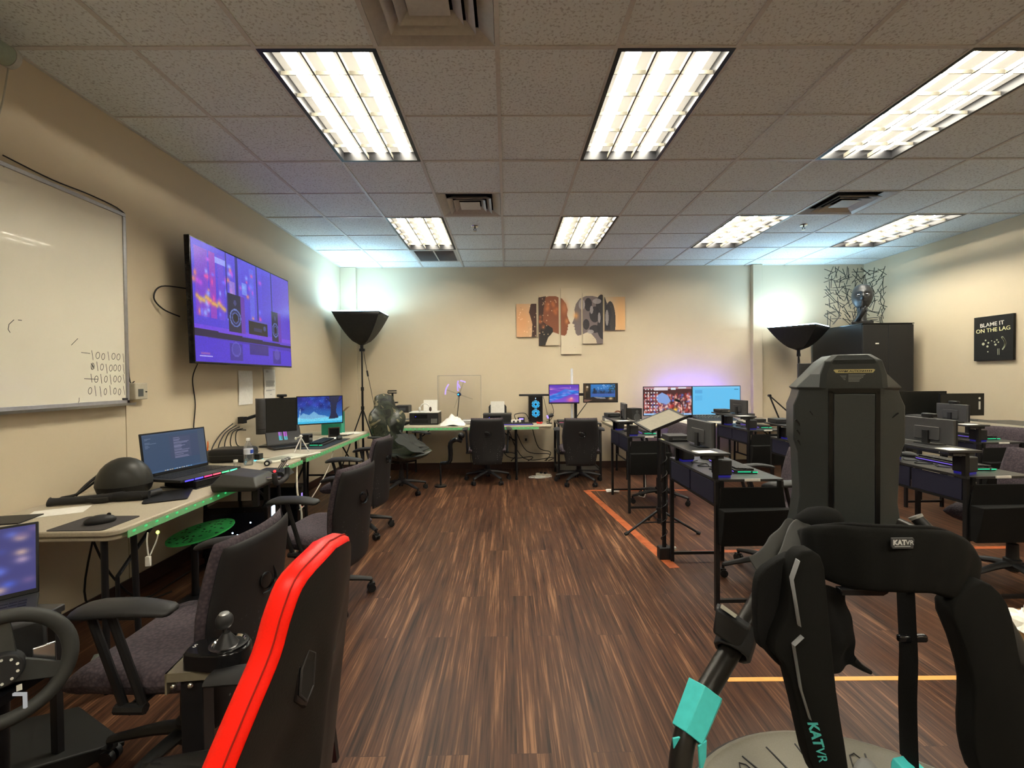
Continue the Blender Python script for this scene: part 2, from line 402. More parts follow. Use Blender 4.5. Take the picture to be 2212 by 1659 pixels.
def picture(name, pic, M, w, h, m, parent=None):
    """grid in local xz (x right, z up, facing -y) carrying the picture's colours, placed by M"""
    W, Hh = pic.w, pic.h; vs = []; cols = []; fs = []
    for j in range(Hh):
        for i in range(W):
            pass
    for j in range(Hh + 1):
        for i in range(W + 1): vs.append(M @ Vector((-w / 2 + w * i / W, 0, h / 2 - h * j / Hh)))
    for j in range(Hh):
        for i in range(W):
            a = j * (W + 1) + i; fs.append((a, a + W + 1, a + W + 2, a + 1))
    me = bpy.data.meshes.new(name); me.from_pydata([tuple(v) for v in vs], [], fs); me.materials.append(m)
    at = me.color_attributes.new('Col', 'FLOAT_COLOR', 'CORNER')
    arr = np.clip(pic.a, 0, 1); li = np.where(arr <= 0.04045, arr / 12.92, ((arr + 0.055) / 1.055) ** 2.4).reshape(-1, 3)
    c4 = np.ones((li.shape[0], 4, 4), np.float32); c4[:, :, :3] = li[:, None, :]
    at.data.foreach_set('color', c4.ravel())
    o = bpy.data.objects.new(name, me); COL.objects.link(o)
    if parent is not None: o.parent = parent
    return o
C = lambda *c: tuple(v / 255 for v in c)
# ================================================================ ROOM
struct('floor', G().box(XL, XR, YF, YB, -0.05, 0), floorm)
struct('wall_left', G().box(XL - 0.1, XL, YF, YB, 0, H + .02), wallm)
struct('wall_right', G().box(XR, XR + 0.1, YF, YB, 0, H + .02), wallm)
struct('wall_back', G().box(XL - .1, XR + .1, YB, YB + 0.1, 0, H + .02), wallm)
struct('wall_front', G().box(XL - .1, XR + .1, YF - 0.1, YF, 0, H + .02), wallm)
struct('trim_1', G().box(XL, -2.245, YB - 0.05, YB, 0, H), wallm, bev=0.004)
struct('trim_2', G().box(3.72, 3.865, YB - 0.07, YB, 0, H), wallm, bev=0.004)
def baseb(n, x0, x1, y0, y1): struct(n, G().box(x0, x1, y0, y1, 0, 0.10), basem, bev=0.003)
baseb('baseboard_left', XL, XL + .012, YF, YB - .05); baseb('baseboard_right', XR - .012, XR, YF, YB)
g = G().box(-2.245, 3.72, YB - .012, YB, 0, .10).box(3.865, XR - .012, YB - .012, YB, 0, .10).box(XL + .012, -2.245, YB - .062, YB - .05, 0, .10).box(3.72, 3.865, YB - .082, YB - .07, 0, .10)
struct('baseboard_back', g, basem)
# vertical seams of the wall panels
struct('trim_3', G().box(XL, XL + .002, 3.005, 3.009, .1, 1.24), mat('seam', (0.30, 0.24, 0.15), 0.8))

# ceiling tiles with the openings the lamps and vents need
j0 = int(math.floor((YF - GY) / T)); lights = [(i, j) for j in (-6, 0, 4) for i in (0, 3, 6, 9)]  # row behind the camera and nearest row's right end: unseen, added for light
lit = set()
for i, j in lights: lit |= {(i, j), (i, j + 1)}
vents = [(1, -1), (1, 3), (7, 3)]; grille = [(0, 6)]
holes = lit | set(vents) | set(grille)
g = G()
for i in range(-2, 11):
    for j in range(j0, 8):
        if (i, j) in holes: continue
        x0 = max(GX + i * T, XL); x1 = min(GX + (i + 1) * T, XR); y0 = max(GY + j * T, YF); y1 = min(GY + (j + 1) * T, YB)
        if y0 >= y1: continue
        g.box(x0, x1, y0, y1, H + 0.004, H + 0.02)
struct('ceiling', g, tilem)
g = G()
for i in range(-1, 11):
    x = GX + i * T
    ys = sorted([j for (a, j) in holes if a == i or a == i - 1]); g.box(x - .012, x + .012, YF, YB, H - 0.002, H + 0.004)
for j in range(j0 + 1, 8):
    y = GY + j * T; w = .012 if j % 2 == 0 else .005
    for i in range(-2, 11):
        if (i, j) in lit and (i, j - 1) in lit: continue
        g.box(max(GX + i * T, XL) + .012, min(GX + (i + 1) * T, XR) - .012, y - w, y + w, H - 0.0015, H + 0.004)
g.box(XL, XL + .02, YF, YB, H - .002, H + .004).box(XR - .02, XR, YF, YB, H - .002, H + .004).box(XL + .02, XR - .02, YB - .02, YB, H - .002, H + .004)
struct('trim_4', g, mat('ceiling_grid', (0.62, 0.61, 0.58), 0.5))
struct('trim_5', G().box(XL - .1, XR + .1, YF - .1, YB + .1, H + .35, H + .4), mat('plenum', (0.03, 0.03, 0.03), .9))

# ---- fluorescent troffers
def lamp_panel_mat():
    m = bpy.data.materials.new('fluorescent_lamps'); nt, b = nodes(m); N = nt.nodes.new
    tc = N('ShaderNodeTexCoord'); sx = N('ShaderNodeSeparateXYZ'); nt.links.new(tc.outputs['Object'], sx.inputs[0])
    ab = N('ShaderNodeMath'); ab.operation = 'MULTIPLY'; ab.inputs[1].default_value = 2 * PI / 0.19; nt.links.new(sx.outputs['X'], ab.inputs[0])
    cs = N('ShaderNodeMath'); cs.operation = 'COSINE'; nt.links.new(ab.outputs[0], cs.inputs[0])
    mr = N('ShaderNodeMapRange'); mr.inputs[1].default_value = 0.1; mr.inputs[2].default_value = 0.75; mr.inputs[3].default_value = 0.6; mr.inputs[4].default_value = 2.6 * L_FIX
    nt.links.new(cs.outputs[0], mr.inputs[0]); nt.links.new(mr.outputs[0], b.inputs['Emission Strength'])
    b.inputs['Emission Color'].default_value = (1.0, 0.93, 0.76, 1); b.inputs['Base Color'].default_value = (.8, .8, .8, 1)
    return m
lampm = lamp_panel_mat(); louverm = mat('louver', (0.14, 0.13, 0.105), 0.35, spec=0.5)
def make_light():
    t = thing('ceiling_light', '', 'ceiling light')
    w, l = T - .03, 2 * T - .03; g = G()
    for sx in (-1, 1): g.box(sx * w / 2 - .012, sx * w / 2 + .012, -l / 2 - .012, l / 2 + .012, -.003, .1)
    for sy in (-1, 1): g.box(-w / 2 + .012, w / 2 - .012, sy * l / 2 - .012, sy * l / 2 + .012, -.003, .1)
    obj('frame', g, bmetal, t)
    obj('lamp_tray', G().box(-w / 2 + .012, w / 2 - .012, -l / 2 + .012, l / 2 - .012, .060, .066), lampm, t)
    g = G()
    for x in (-(w - .024) / 6, (w - .024) / 6): g.box(x - .005, x + .005, -l / 2 + .012, l / 2 - .012, .004, .032)
    for k in range(1, 6):
        y = -l / 2 + l * k / 6; g.box(-w / 2 + .012, w / 2 - .012, y - .002, y + .002, .004, .026)
    obj('louver', g, louverm, t)
    return t
lab = {(0, 0): 'louvered ceiling light nearest the camera at left, beside the large diffuser', (3, 0): 'recessed louvered ceiling light, second in the nearest row, right of centre',
       (6, 0): 'recessed louvered ceiling light, third in the nearest row, cut by the right edge', (9, 0): 'added unseen ceiling light beyond the right edge of the nearest row',
       (0, 4): 'far-row ceiling light directly in front of the grey return grille', (3, 4): 'far-row ceiling light second from left, above the five-piece canvas picture',
       (6, 4): 'far-row ceiling light third from left, just left of the right-hand sprinkler', (9, 4): 'far-row ceiling light nearest the right wall'}
L0 = make_light(); first = True
for (i, j) in lights:
    loc = (GX + (i + .5) * T, GY + (j + 1) * T, H)
    l = lab.get((i, j), 'added unseen ceiling light behind the camera, at ceiling column %s' % ['left', '', '', 'centre left', '', '', 'centre right', '', '', 'right'][i])
    if first: o = L0; o.location = loc; o['label'] = l; first = False
    else: o = dup(L0, l, loc, 0)
    o['group'] = 'fluorescent ceiling lights'

# ---- air diffusers
ventm = mat('vent_paint', (0.50, 0.49, 0.46), 0.45, 0.1)
ventdark = mat('vent_dark', (0.02, 0.02, 0.02), 0.6)
def sqring(g, r0, r1, z0, z1, th=.004):
    for k in range(4):
        a = k * PI / 2; M = RZ(a)
        vs = [(-r0, -r0, z0), (r0, -r0, z0), (r1, -r1, z1), (-r1, -r1, z1), (-r0, -r0, z0 + th), (r0, -r0, z0 + th), (r1, -r1, z1 + th), (-r1, -r1, z1 + th)]
        g.add(vs, [(0, 1, 2, 3), (7, 6, 5, 4), (0, 4, 5, 1), (3, 2, 6, 7), (0, 3, 7, 4), (1, 5, 6, 2)], 0, M)
def make_vent():
    t = thing('air_diffuser', '', 'air vent'); h = T / 2 - .014
    obj('backing', G().box(-h, h, -h, h, .14, .145).box(-h, -h + .004, -h, h, 0, .14).box(h - .004, h, -h, h, 0, .14).box(-h, h, -h, -h + .004, 0, .14).box(-h, h, h - .004, h, 0, .14), ventdark, t)
    g = G(); sqring(g, h, h - .075, -.002, .03); obj('frame', g, ventm, t)
    for r, z in ((.205, -.012), (.15, -.008)):
        g = G(); sqring(g, r, r - .045, z, z + .035); obj('cone', g, ventm, t)
    g = G().prism([(-.095, -.004), (.095, -.004), (.095, 0), (-.095, 0)], -.095, .095, 'xz')
    g.add([(-.09, -.09, 0), (.09, -.09, 0), (.09, .09, 0), (-.09, .09, 0), (0, 0, .03)], [(0, 1, 4), (1, 2, 4), (2, 3, 4), (3, 0, 4)])
    obj('centre_plate', g, ventm, t)
    return t
V0 = make_vent()
for k, ((i, j), l) in enumerate(zip(vents, ['large square air diffuser at the top edge of the photo', 'square air diffuser left of centre, in front of the far light row', 'square air diffuser at right, above the right-hand sprinkler'])):
    loc = (GX + (i + .5) * T, GY + (j + .5) * T, H)
    o = V0 if k == 0 else dup(V0, l, loc, 0); o.location = loc; o['label'] = l; o['group'] = 'square air diffusers'
t = thing('return_grille', 'square grey return air grille with a centre bar in the ceiling', 'air vent', (GX + .5 * T, GY + 6.5 * T, H)); h = T / 2 - .014
g = G().box(-h, h, -h, -h + .03, -.003, .01).box(-h, h, h - .03, h, -.003, .01).box(-h, -h + .03, -h + .03, h - .03, -.003, .01).box(h - .03, h, -h + .03, h - .03, -.003, .01).box(-.008, .008, -h + .03, h - .03, -.003, .01)
obj('frame', g, ventm, t)
g = G()
for k in range(36):
    y = -h + .035 + k * (2 * h - .07) / 35; g.add([(-h + .03, y, .012), (h - .03, y, .012), (h - .03, y + .006, .0), (-h + .03, y + .006, .0)], [(0, 1, 2, 3)])
obj('slats', g, mat('grille_grey', (.22, .22, .215), .5), t)
obj('backing', G().box(-h, h, -h, h, .03, .034), ventdark, t)
# ---- sprinklers
def make_sprinkler():
    t = thing('sprinkler_head', '', 'sprinkler')
    obj('escutcheon', G().lathe([(.040, 0), (.036, -.008), (.012, -.010)], n=20), chrome, t)
    obj('nozzle', G().cyl((0, 0, -.008), (0, 0, -.028), .007, n=10).tube([(-.012, 0, -.028), (-.014, 0, -.042), (0, 0, -.052)], .003, 6).tube([(.012, 0, -.028), (.014, 0, -.042), (0, 0, -.052)], .003, 6), bmetal, t)
    obj('deflector', G().lathe([(.018, -.052), (.018, -.055)], n=16), chrome, t)
    return t
S0 = make_sprinkler(); S0.location = (-.336, 5.088, H + .002); S0['label'] = 'small chrome sprinkler head left of centre in the ceiling'; S0['group'] = 'ceiling sprinklers'
dup(S0, 'small chrome sprinkler head in the ceiling below the right-hand air diffuser', (3.33, 5.11, H + .002), 0)
# ---- rolled up projector screen at top left
t = thing('projector_screen_case', 'pale green rolled projector screen case high on the left wall', 'projector screen', (-2.385, 1.3, 2.955))
obj('case', G().cyl((0, -1.35, 0), (0, .95, 0), .048, n=24).box(-.095, -.03, -1.3, -1.27, -.03, .03).box(-.095, -.03, .85, .88, -.03, .03), mat('case_green', (.30, .36, .28), .45), t, ang=50)
obj('end_cap', G().cyl((0, .95, 0), (0, .975, 0), .051, n=24), mat('cap', (.5, .5, .46), .4), t)
tag(obj('pull_cord', G().tube([(-2.39, 2.262, 2.905), (-2.40, 2.235, 2.7), (-2.43, 2.21, 2.52), (-2.465, 2.30, 2.445)], .0035, 6, smooth=6), mat('cord_white', (.4, .38, .32), .7)), 'thin pull cord hanging from the projector screen case', 'cord')
tag(obj('wall_cable', G().tube([(-2.468, 2.30, 2.505), (-2.472, 2.55, 2.492), (-2.472, 2.78, 2.50), (-2.472, 2.995, 2.485), (-2.472, 3.025, 2.40), (-2.472, 3.026, 1.9), (-2.472, 3.03, 1.42), (-2.462, 3.06, 1.385)], .0035, 6, smooth=5), cable_m), 'dark cable running along the top of the whiteboard and down its side', 'cable')

# ================================================================ LEFT WALL
t = thing('whiteboard', 'large white dry-erase board with binary numbers written at lower right', 'whiteboard', (XL, 2.0, 0))
y1 = 1.01; y0 = -1.45; zb, zt = 1.245, 2.47
obj('board', G().box(.006, .018, y0 + .02, y1 - .02, zb + .02, zt - .02), mat('whiteboard_gloss', (.78, .74, .62), .18, scale=2, var=.03, coat=.3), t)
g = G().box(.0, .026, y0, y1, zt - .022, zt).box(0, .026, y0, y0 + .022, zb, zt - .022).box(0, .026, y1 - .022, y1, zb, zt - .022).box(0, .026, y0, y1, zb, zb + .022)
obj('frame', g, alu, t, bev=.002)
obj('pen_tray', G().prism([(0.0, zb - .012), (.06, zb - .012), (.07, zb + .004), (.06, zb + .0), (0.0, zb + .0)], y0, y1, 'xz'), alu, t)
obj('corner_clip', G().box(.018, .03, y1 - .05, y1 - .02, zb + .02, zb + .035), dgrey, t)
def stroke(g, pts, w=.0032):  # pts in (y, z) world
    for a, b in zip(pts[:-1], pts[1:]):
        d = Vector((b[0] - a[0], b[1] - a[1])); L = d.length or 1e-6; n = Vector((-d.y, d.x)) / L * w / 2; e = d / L * w * .3
        g.add([(.0185, a[0] - n.x - e.x - 2.0, a[1] - n.y - e.y), (.0185, b[0] - n.x + e.x - 2.0, b[1] - n.y + e.y), (.0185, b[0] + n.x + e.x - 2.0, b[1] + n.y + e.y), (.0185, a[0] + n.x - e.x - 2.0, a[1] + n.y - e.y)], [(0, 1, 2, 3)])
g = G(); rnd = random.Random(3)
def zero(g, y, z, w=.022, h=.06):
    k = rnd.uniform(.85, 1.15); stroke(g, [(y + w * k * math.cos(a) , z + h * .5 * math.sin(a) + .004 * math.cos(a)) for a in [PI * 2 * i / 12 + .6 for i in range(13)]])
def one(g, y, z, h=.07, s=0): stroke(g, [(y - .003 + s, z + h / 2 * rnd.uniform(.9, 1.3)), (y + .001, z), (y + .004, z - h / 2 * rnd.uniform(.9, 1.3))])
# rows follow the photo: y spans 2.72..2.985
rows = [(1.545, '1001001', 2.755), (1.475, '01010001', 2.755), (1.405, '10101001', 2.745), (1.33, '01101001', 2.735)]
for z, s, ys in rows:
    g = G()
    n = len(s); step = (2.975 - ys) / (n - 1)
    for k, ch in enumerate(s):
        zz = z - (k * .0012) + rnd.uniform(-.004, .004)
        if ch == '0': zero(g, ys + k * step, zz, .0105 if n > 7 else .013, .038)
        else: one(g, ys + k * step, zz, .052)
    obj('handwritten_row', g, ink, t)
g = G()
for st_ in ([(2.685, 1.556), (2.74, 1.554)], [(2.70, 1.405), (2.79, 1.401)], [(2.745, 1.495), (2.765, 1.465), (2.755, 1.49), (2.75, 1.46)], [(2.665, 1.635), (2.63, 1.60), (2.625, 1.595)], [(2.325, 1.70), (2.302, 1.675), (2.297, 1.65), (2.306, 1.635)], [(2.345, 1.702), (2.362, 1.702)], [(2.665, 1.295), (2.664, 1.275), (2.655, 1.262)]):
    g = G(); stroke(g, st_); obj('marker_stroke', g, ink, t)
t = thing('thermostat', 'small cream wall controller with grey display beside the whiteboard', 'thermostat', (XL, 3.085, 1.32))
obj('housing', G().box(0, .045, -.052, .052, -.055, .055), cream, t, bev=.006)
obj('display', G().box(.044, .0465, -.03, .012, -.035, .015), mat('lcd_grey', (.09, .10, .10), .3), t)
obj('knob', G().cyl((.044, .035, -.005), (.05, .035, -.005), .005, n=10), black, t)

# TV
tv = thing('television', 'large wall-mounted flat screen showing speakers against a purple city', 'television', (XL, 4.15, 1.98), 0)
Mtv = TR(.185, 0, 0) @ RZ(0.03) @ RY(math.radians(-1.5))
w, h = 1.58, .905
pic = Pic(200, 114, ar=1.75); pic.grad(C(88, 70, 215), C(66, 48, 205))
for x, wd_, c in ((.02, .10, (150, 60, 190)), (.13, .05, (190, 50, 170)), (.20, .05, (120, 70, 210)), (.37, .05, (90, 80, 220)), (.5, .05, (100, 110, 225)), (.64, .1, (80, 60, 200))): pic.rect(x, .05, x + wd_, .62, C(*c), .55)
rr = random.Random(5)
for k in range(60):
    x = rr.uniform(0, .33) if k < 40 else rr.uniform(.3, .66); y = rr.uniform(.1, .6)
    pic.glow(x, y, .008 + rr.random() * .01, .012 + rr.random() * .02, C(*rr.choice([(255, 80, 160), (255, 150, 90), (150, 190, 255), (110, 120, 255), (220, 80, 220)])), .75)
for k in range(14): pic.glow(.03 + k * .017, .46 + k * .004 + rr.uniform(-.02, .02), .012, .02, C(235, 190, 60), .8)
pic.rect(.18, .08, .28, .13, C(170, 190, 255), .7).rect(.3, .25, .35, .4, C(180, 140, 200), .6).rect(.42, .22, .47, .33, C(130, 170, 240), .6)
pic.rect(.36, 0, .385, .56, C(45, 32, 120)).rect(.575, 0, .59, .6, C(40, 30, 120)).rect(.75, 0, .765, .7, C(50, 34, 130)).rect(.27, 0, .28, .6, C(50, 36, 130))
pic.rect(.78, .0, 1, .85, C(96, 56, 190), .5)
pic.rect(.0, .69, 1, .74, C(110, 60, 220), .8); pic.rect(0, .725, 1, .79, C(22, 14, 62), 1, .04); pic.rect(0, .79, 1, 1, C(66, 38, 200), .8)
def spk(x0, y0, x1, y1, k=1):
    pic.rect(x0, y0, x1, y1, C(24, 24, 62), k); pic.rect(x1 - .02, y0, x1 + .02, y1, C(95, 44, 170), k)
    cx, cy = (x0 + x1) / 2 - .005, y0 + (y1 - y0) * .62; rx, ry = (x1 - x0) * .38, (y1 - y0) * .24
    pic.ell(cx, cy, rx, ry, C(90, 110, 190), k); pic.ell(cx, cy, rx * .85, ry * .85, C(28, 30, 80), k); pic.ell(cx, cy, rx * .62, ry * .62, C(70, 84, 160), k); pic.ell(cx, cy, rx * .5, ry * .5, C(12, 10, 30), k)
    pic.ell(cx, y0 + (y1 - y0) * .22, rx * .25, ry * .3, C(60, 60, 120), k)
spk(.28, .36, .42, .71); spk(.745, .41, .85, .735)
pic.rect(.475, .56, .69, .70, C(14, 14, 34)).rect(.48, .55, .69, .57, C(80, 70, 190)).ell(.655, .62, .016, .028, C(60, 70, 130)).rect(.53, .63, .62, .67, C(50, 50, 120), .7)
pic.rect(.28, .82, .40, .97, C(44, 32, 130), .8).ell(.34, .87, .045, .07, C(90, 90, 200), .7).ell(.34, .87, .035, .055, C(50, 40, 150), .7).rect(.475, .80, .69, .9, C(40, 28, 110), .8).rect(.745, .84, .85, .98, C(50, 34, 130), .8).ell(.8, .88, .035, .06, C(90, 80, 190), .6)
pic.rect(.04, .925, .11, .935, C(190, 110, 160), .5).rect(.03, .945, .13, .96, C(200, 200, 240), .8)
pic.noise(.04)
obj('bezel', G().box(-.04, .0, -w / 2 - .012, w / 2 + .012, -h / 2 - .014, h / 2 + .012, M=Mtv), gloss, tv, bev=.004)
picture('screen', pic, Mtv @ TR(.0012, 0, 0) @ RZ(PI / 2), w, h, screen_m, tv)
obj('back_housing', G().box(-.07, -.04, -.5, .5, -.3, .2, M=Mtv), black, tv, bev=.01)
obj('wall_bracket', G().box(0.002, .02, -.3, .3, -.12, .12).box(.02, .10, -.2, -.15, -.05, .05).box(.02, .10, .15, .2, -.05, .05), bmetal, tv)
tag(obj('television_cable', G().tube([(XL + .06, 3.62, 1.52), (XL + .012, 3.63, 1.4), (XL + .012, 3.655, 1.2), (XL + .012, 3.63, 1.0), (XL + .012, 3.66, .85), (XL + .02, 3.67, .76)], .004, 6, smooth=6), cable_m), 'wavy black cable hanging down the wall below the television', 'cable')
tag(obj('loop_cable', G().tube([(XL + .08, 3.50, 2.08), (XL + .03, 3.30, 2.06), (XL + .02, 3.24, 1.97), (XL + .03, 3.31, 1.90), (XL + .07, 3.42, 1.86)], .005, 6, smooth=6), cable_m), 'black cable loop sticking out left of the television', 'cable')
# papers taped to wall
def sheet(name, y0, y1, z0, z1, label, lines, seed=0):
    t = thing(name, label, 'paper', (XL, (y0 + y1) / 2, (z0 + z1) / 2)); W_, H_ = y1 - y0, z1 - z0
    g = G(); n = 6
    vs = []; fs = []
    for s in (0, 1):
        for j in range(n + 1):
            for i in range(n + 1):
                u = i / n; v = j / n; vs.append((.004 + s * .0012 + .006 * math.sin(PI * v) * (.6 + .4 * math.sin(7 * u + seed)), -W_ / 2 + W_ * u, -H_ / 2 + H_ * v))
    for s in (0, 1):
        for j in range(n):
            for i in range(n):
                a = s * (n + 1) ** 2 + j * (n + 1) + i; fs.append((a, a + 1, a + n + 2, a + n + 1) if s else (a, a + n + 1, a + n + 2, a + 1))
    g.add(vs, fs); obj('sheet', g, paper, t)
    g = G()
    for (a, b, z) in lines: g.box(.0135, .014, a * W_ - W_ / 2, b * W_ - W_ / 2, z * H_ - H_ / 2, z * H_ - H_ / 2 + .005)
    if lines: obj('print', g, mat('print_grey', (.35, .34, .33), .8), t)
rl = random.Random(2)
sheet('wall_paper_sheet', 4.255, 4.485, 1.155, 1.475, 'pale handwritten sheet of paper taped to wall, left of the two', [])
sheet('printed_notice', 4.70, 4.925, 1.185, 1.495, 'printed notice sheet taped to the wall, right of the two', [(.12, .3, .94), (.12, .35, .9)] + [(.1, .8 + rl.random() * .1, .6 - k * .035) for k in range(6)] + [(.1, .85, .3), (.1, .6, .27), (.45, .6, .15)], 2)

# ================================================================ BACK WALL
def canvas(x0, x1, z0, z1, pic, label, grp='five-piece canvas picture'):
    t = thing('canvas_picture', label, 'picture', ((x0 + x1) / 2, YB, (z0 + z1) / 2), 0, grp)
    w, h = x1 - x0, z1 - z0
    obj('stretcher', G().box(-w / 2, w / 2, -.028, 0, -h / 2, h / 2), mat('canvas_edge', (.45, .38, .30), .8), t, bev=.002)
    picture('print', pic, TR(0, -.0292, 0), w, h, canvas_m, t)
bx0, bx1, bz0, bz1 = .151, 1.798, 1.729, 2.725
full = Pic(330, 200, C(205, 188, 160), ar=1.65)
full.glow(.05, .5, .14, .4, C(222, 160, 110), .9).glow(.96, .45, .1, .5, C(222, 170, 115), .95).glow(.5, .6, .2, .6, C(222, 212, 190), .8)
def prof(pts, mx=False): return [(1 - x, y) if mx else (x, y) for x, y in pts]
# human head (left): profile facing right, dark hair / neck behind
headp = [(.30, .12), (.36, .12), (.42, .16), (.455, .24), (.470, .33), (.462, .40), (.474, .47), (.492, .535), (.470, .55), (.472, .58), (.466, .60), (.470, .625), (.462, .645), (.458, .69), (.440, .72), (.405, .71), (.37, .68), (.33, .66), (.30, .72), (.27, .78), (.25, .95), (.10, .95), (.14, .70), (.145, .55), (.125, .40), (.14, .28), (.20, .16)]
full.poly(prof(headp), C(138, 84, 60))
full.poly([(.10, .95), (.14, .70), (.145, .52), (.115, .36), (.13, .24), (.2, .14), (.27, .12), (.25, .3), (.24, .5), (.31, .6), (.33, .66), (.30, .72), (.27, .78), (.25, .95)], C(74, 52, 46))
full.poly([(.22, .62), (.28, .55), (.33, .6), (.335, .66), (.29, .74), (.27, .82), (.25, .95), (.2, .95)], C(48, 44, 42))
full.poly(prof([(a, b + .0) for a, b in headp], True), C(120, 108, 108))
for (x, y, rx, ry) in ((.66, .25, .035, .1), (.72, .4, .05, .12), (.64, .55, .03, .08), (.78, .3, .05, .2), (.80, .6, .06, .18), (.72, .62, .05, .06), (.86, .5, .05, .3)): full.ell(x, y, rx, ry, C(52, 50, 54), .9)
for (x, y, rx, ry) in ((.60, .25, .03, .08), (.69, .33, .015, .06), (.76, .45, .012, .08), (.68, .66, .03, .03), (.83, .45, .015, .12), (.74, .2, .04, .04)): full.ell(x, y, rx, ry, C(165, 158, 158), .85)
full.glow(.545, .42, .02, .05, C(235, 165, 90), .8).glow(.44, .3, .03, .1, C(205, 130, 85), .7).glow(.46, .5, .015, .04, C(230, 150, 90), .7)
rr = random.Random(9)
for k in range(46): full.glow(rr.uniform(.02, .40), rr.uniform(.15, .72), .004, .007, C(255, 220, 180), 1); 
for k in range(12): full.glow(rr.uniform(.2, .4), rr.uniform(.15, .6), .015, .03, C(215, 120, 70), .6)
for k in range(30): full.ell(rr.uniform(.03, .97), rr.uniform(.15, .95), .0025, .004, C(110, 95, 85), .7)
for k in range(8): full.line(.13, .75 + k * .01, .02 + k * .01, .95, .004, C(120, 90, 85), .8)
def crop(x0, x1, z0, z1):
    u0, u1 = (x0 - bx0) / (bx1 - bx0), (x1 - bx0) / (bx1 - bx0); v0, v1 = (bz1 - z1) / (bz1 - bz0), (bz1 - z0) / (bz1 - bz0)
    p = full.a[int(v0 * 200):max(int(v1 * 200), 1), int(u0 * 330):int(u1 * 330)]; q = Pic(p.shape[1], p.shape[0]); q.a = p; return q
for (x0, x1, z0, z1, l) in ((.151, .455, 1.994, 2.493, 'leftmost short canvas panel, dark hair and sparks on tan'), (.489, .791, 1.865, 2.625, 'second canvas panel, back of the brown human head'), (.823, 1.134, 1.729, 2.725, 'tallest middle canvas panel with the two faces meeting'),
                            (1.155, 1.459, 1.887, 2.648, 'fourth canvas panel, grey robotic head with cables'), (1.487, 1.798, 2.085, 2.587, 'rightmost short canvas panel, dark cables beside plain tan')):
    canvas(x0, x1, z0, z1, crop(x0, x1, z0, z1), l)
# wall sockets
def socket(x, y, z, n, l):
    t = thing('wall_socket', l, 'socket', (x, y, z)); obj('plate', G().box(-.036, .036, -.006, 0, -.058, .058), cream, t, bev=.003); obj('plug', G().box(-.014, .014, -.03, -.006, -.03, .01), black, t, bev=.003)
socket(.28, YB, .45, 0, 'wall socket with black plug under the back table, near its right end leg'); socket(.02, YB, .47, 1, 'wall socket with black plug under the back table, left one')

# ================================================================ RIGHT WALL
t = thing('canvas_sign', 'square black canvas reading BLAME IT ON THE LAG with a game controller', 'picture', (XR, 5.065, 1.775)); w, h = .415, .50
obj('stretcher', G().box(-.028, 0, -w / 2, w / 2, -h / 2, h / 2), mat('sign_black', (.012, .012, .012), .7), t, bev=.002)
MS = TR(-.0295, 0, 0) @ RZ(-PI / 2) @ RX(PI / 2)
g = text_geo('BLAME IT', .062, MS @ TR(-.01, .135, 0) @ RZ(.06), bold=.0005); g2 = text_geo('ON THE LAG', .062, MS @ TR(0, .072, 0) @ RZ(.04), bold=.0005)
obj('lettering', g, mat('sign_ink', (.75, .72, .66), .6), t); obj('lettering', g2, mat('sign_ink_yellow', (.75, .72, .40), .6), t)
g = G()
def dot(u, v, r, m=0): g.add([MS @ Vector((u + r * math.cos(a), v + r * math.sin(a), .0008)) for a in [PI * 2 * k / 10 for k in range(10)]], [tuple(range(10))], m)
for u, v, r in ((-.10, -.06, .016), (-.075, -.02, .009), (-.045, -.05, .010), (-.055, -.09, .012), (.02, -.045, .008), (.045, -.025, .008), (.06, -.05, .008), (.03, -.075, .012), (-.05, -.15, .007), (-.01, -.03, .006)): dot(u, v, r)
for k in range(18):
    a = k / 17; dot(.10 + .03 * math.sin(a * 3), -.0 - a * .13, .012 * (1 - a * .4), 0)
for u in (.05, .065): g.add([MS @ Vector(p) for p in ((u, -.12, .0008), (u + .004, -.12, .0008), (u + .006, -.19, .0008), (u + .002, -.19, .0008))], [(0, 1, 2, 3)])
obj('controller_print', g, mat('controller_ink', (.55, .56, .40), .6), t)
# ================================================================ TABLES
def rounded(w, l, r, n=5):
    pts = []
    for cx, cy, a0 in ((w / 2 - r, l / 2 - r, 0), (-w / 2 + r, l / 2 - r, PI / 2), (-w / 2 + r, -l / 2 + r, PI), (w / 2 - r, -l / 2 + r, 1.5 * PI)):
        for k in range(n + 1): a = a0 + PI / 2 * k / n; pts.append((cx + r * math.cos(a), cy + r * math.sin(a)))
    return pts
def make_table(label, loc, rz, L_=1.83, Wd=.76, inset=.22, extra=False):
    t = thing('folding_table', label, 'table', loc, rz, 'beige folding tables')
    g = G().prism(rounded(Wd, L_, .05), .715, .74, 'xy').prism(rounded(Wd - .03, L_ - .03, .04), .69, .715, 'xy')
    obj('tabletop', g, tabletop_m, t, bev=.006)
    for s in (-1, 1):
        y = s * (L_ / 2 - inset)
        for sx in (-1, 1):
            o = obj('leg', G().cyl((sx * .28, y, .69), (sx * .30, y, .012), .0135, n=12), bmetal, t)
            obj('foot_cap', G().cyl((sx * .30, y, 0), (sx * .30, y, .03), .017, n=12), rubber, o)
            if extra and s < 0:
                o = obj('leg', G().cyl((sx * .29, y - .17, .69), (sx * .29, y - .17, .0), .0135, n=12), bmetal, t)
        obj('crossbar', G().cyl((-.29, y, .25), (.29, y, .25), .011, n=10).cyl((-.28, y, .675), (.28, y, .675), .012, n=10), bmetal, t)
        obj('brace', G().cyl((.2, y, .45), (.2, y - s * .30, .685), .009, n=8).cyl((.2, y, .25), (.2, y, .45), .009, n=8).box(.15, .25, y - s * .3 - .015, y - s * .3 + .015, .67, .69), bmetal, t)
    return t
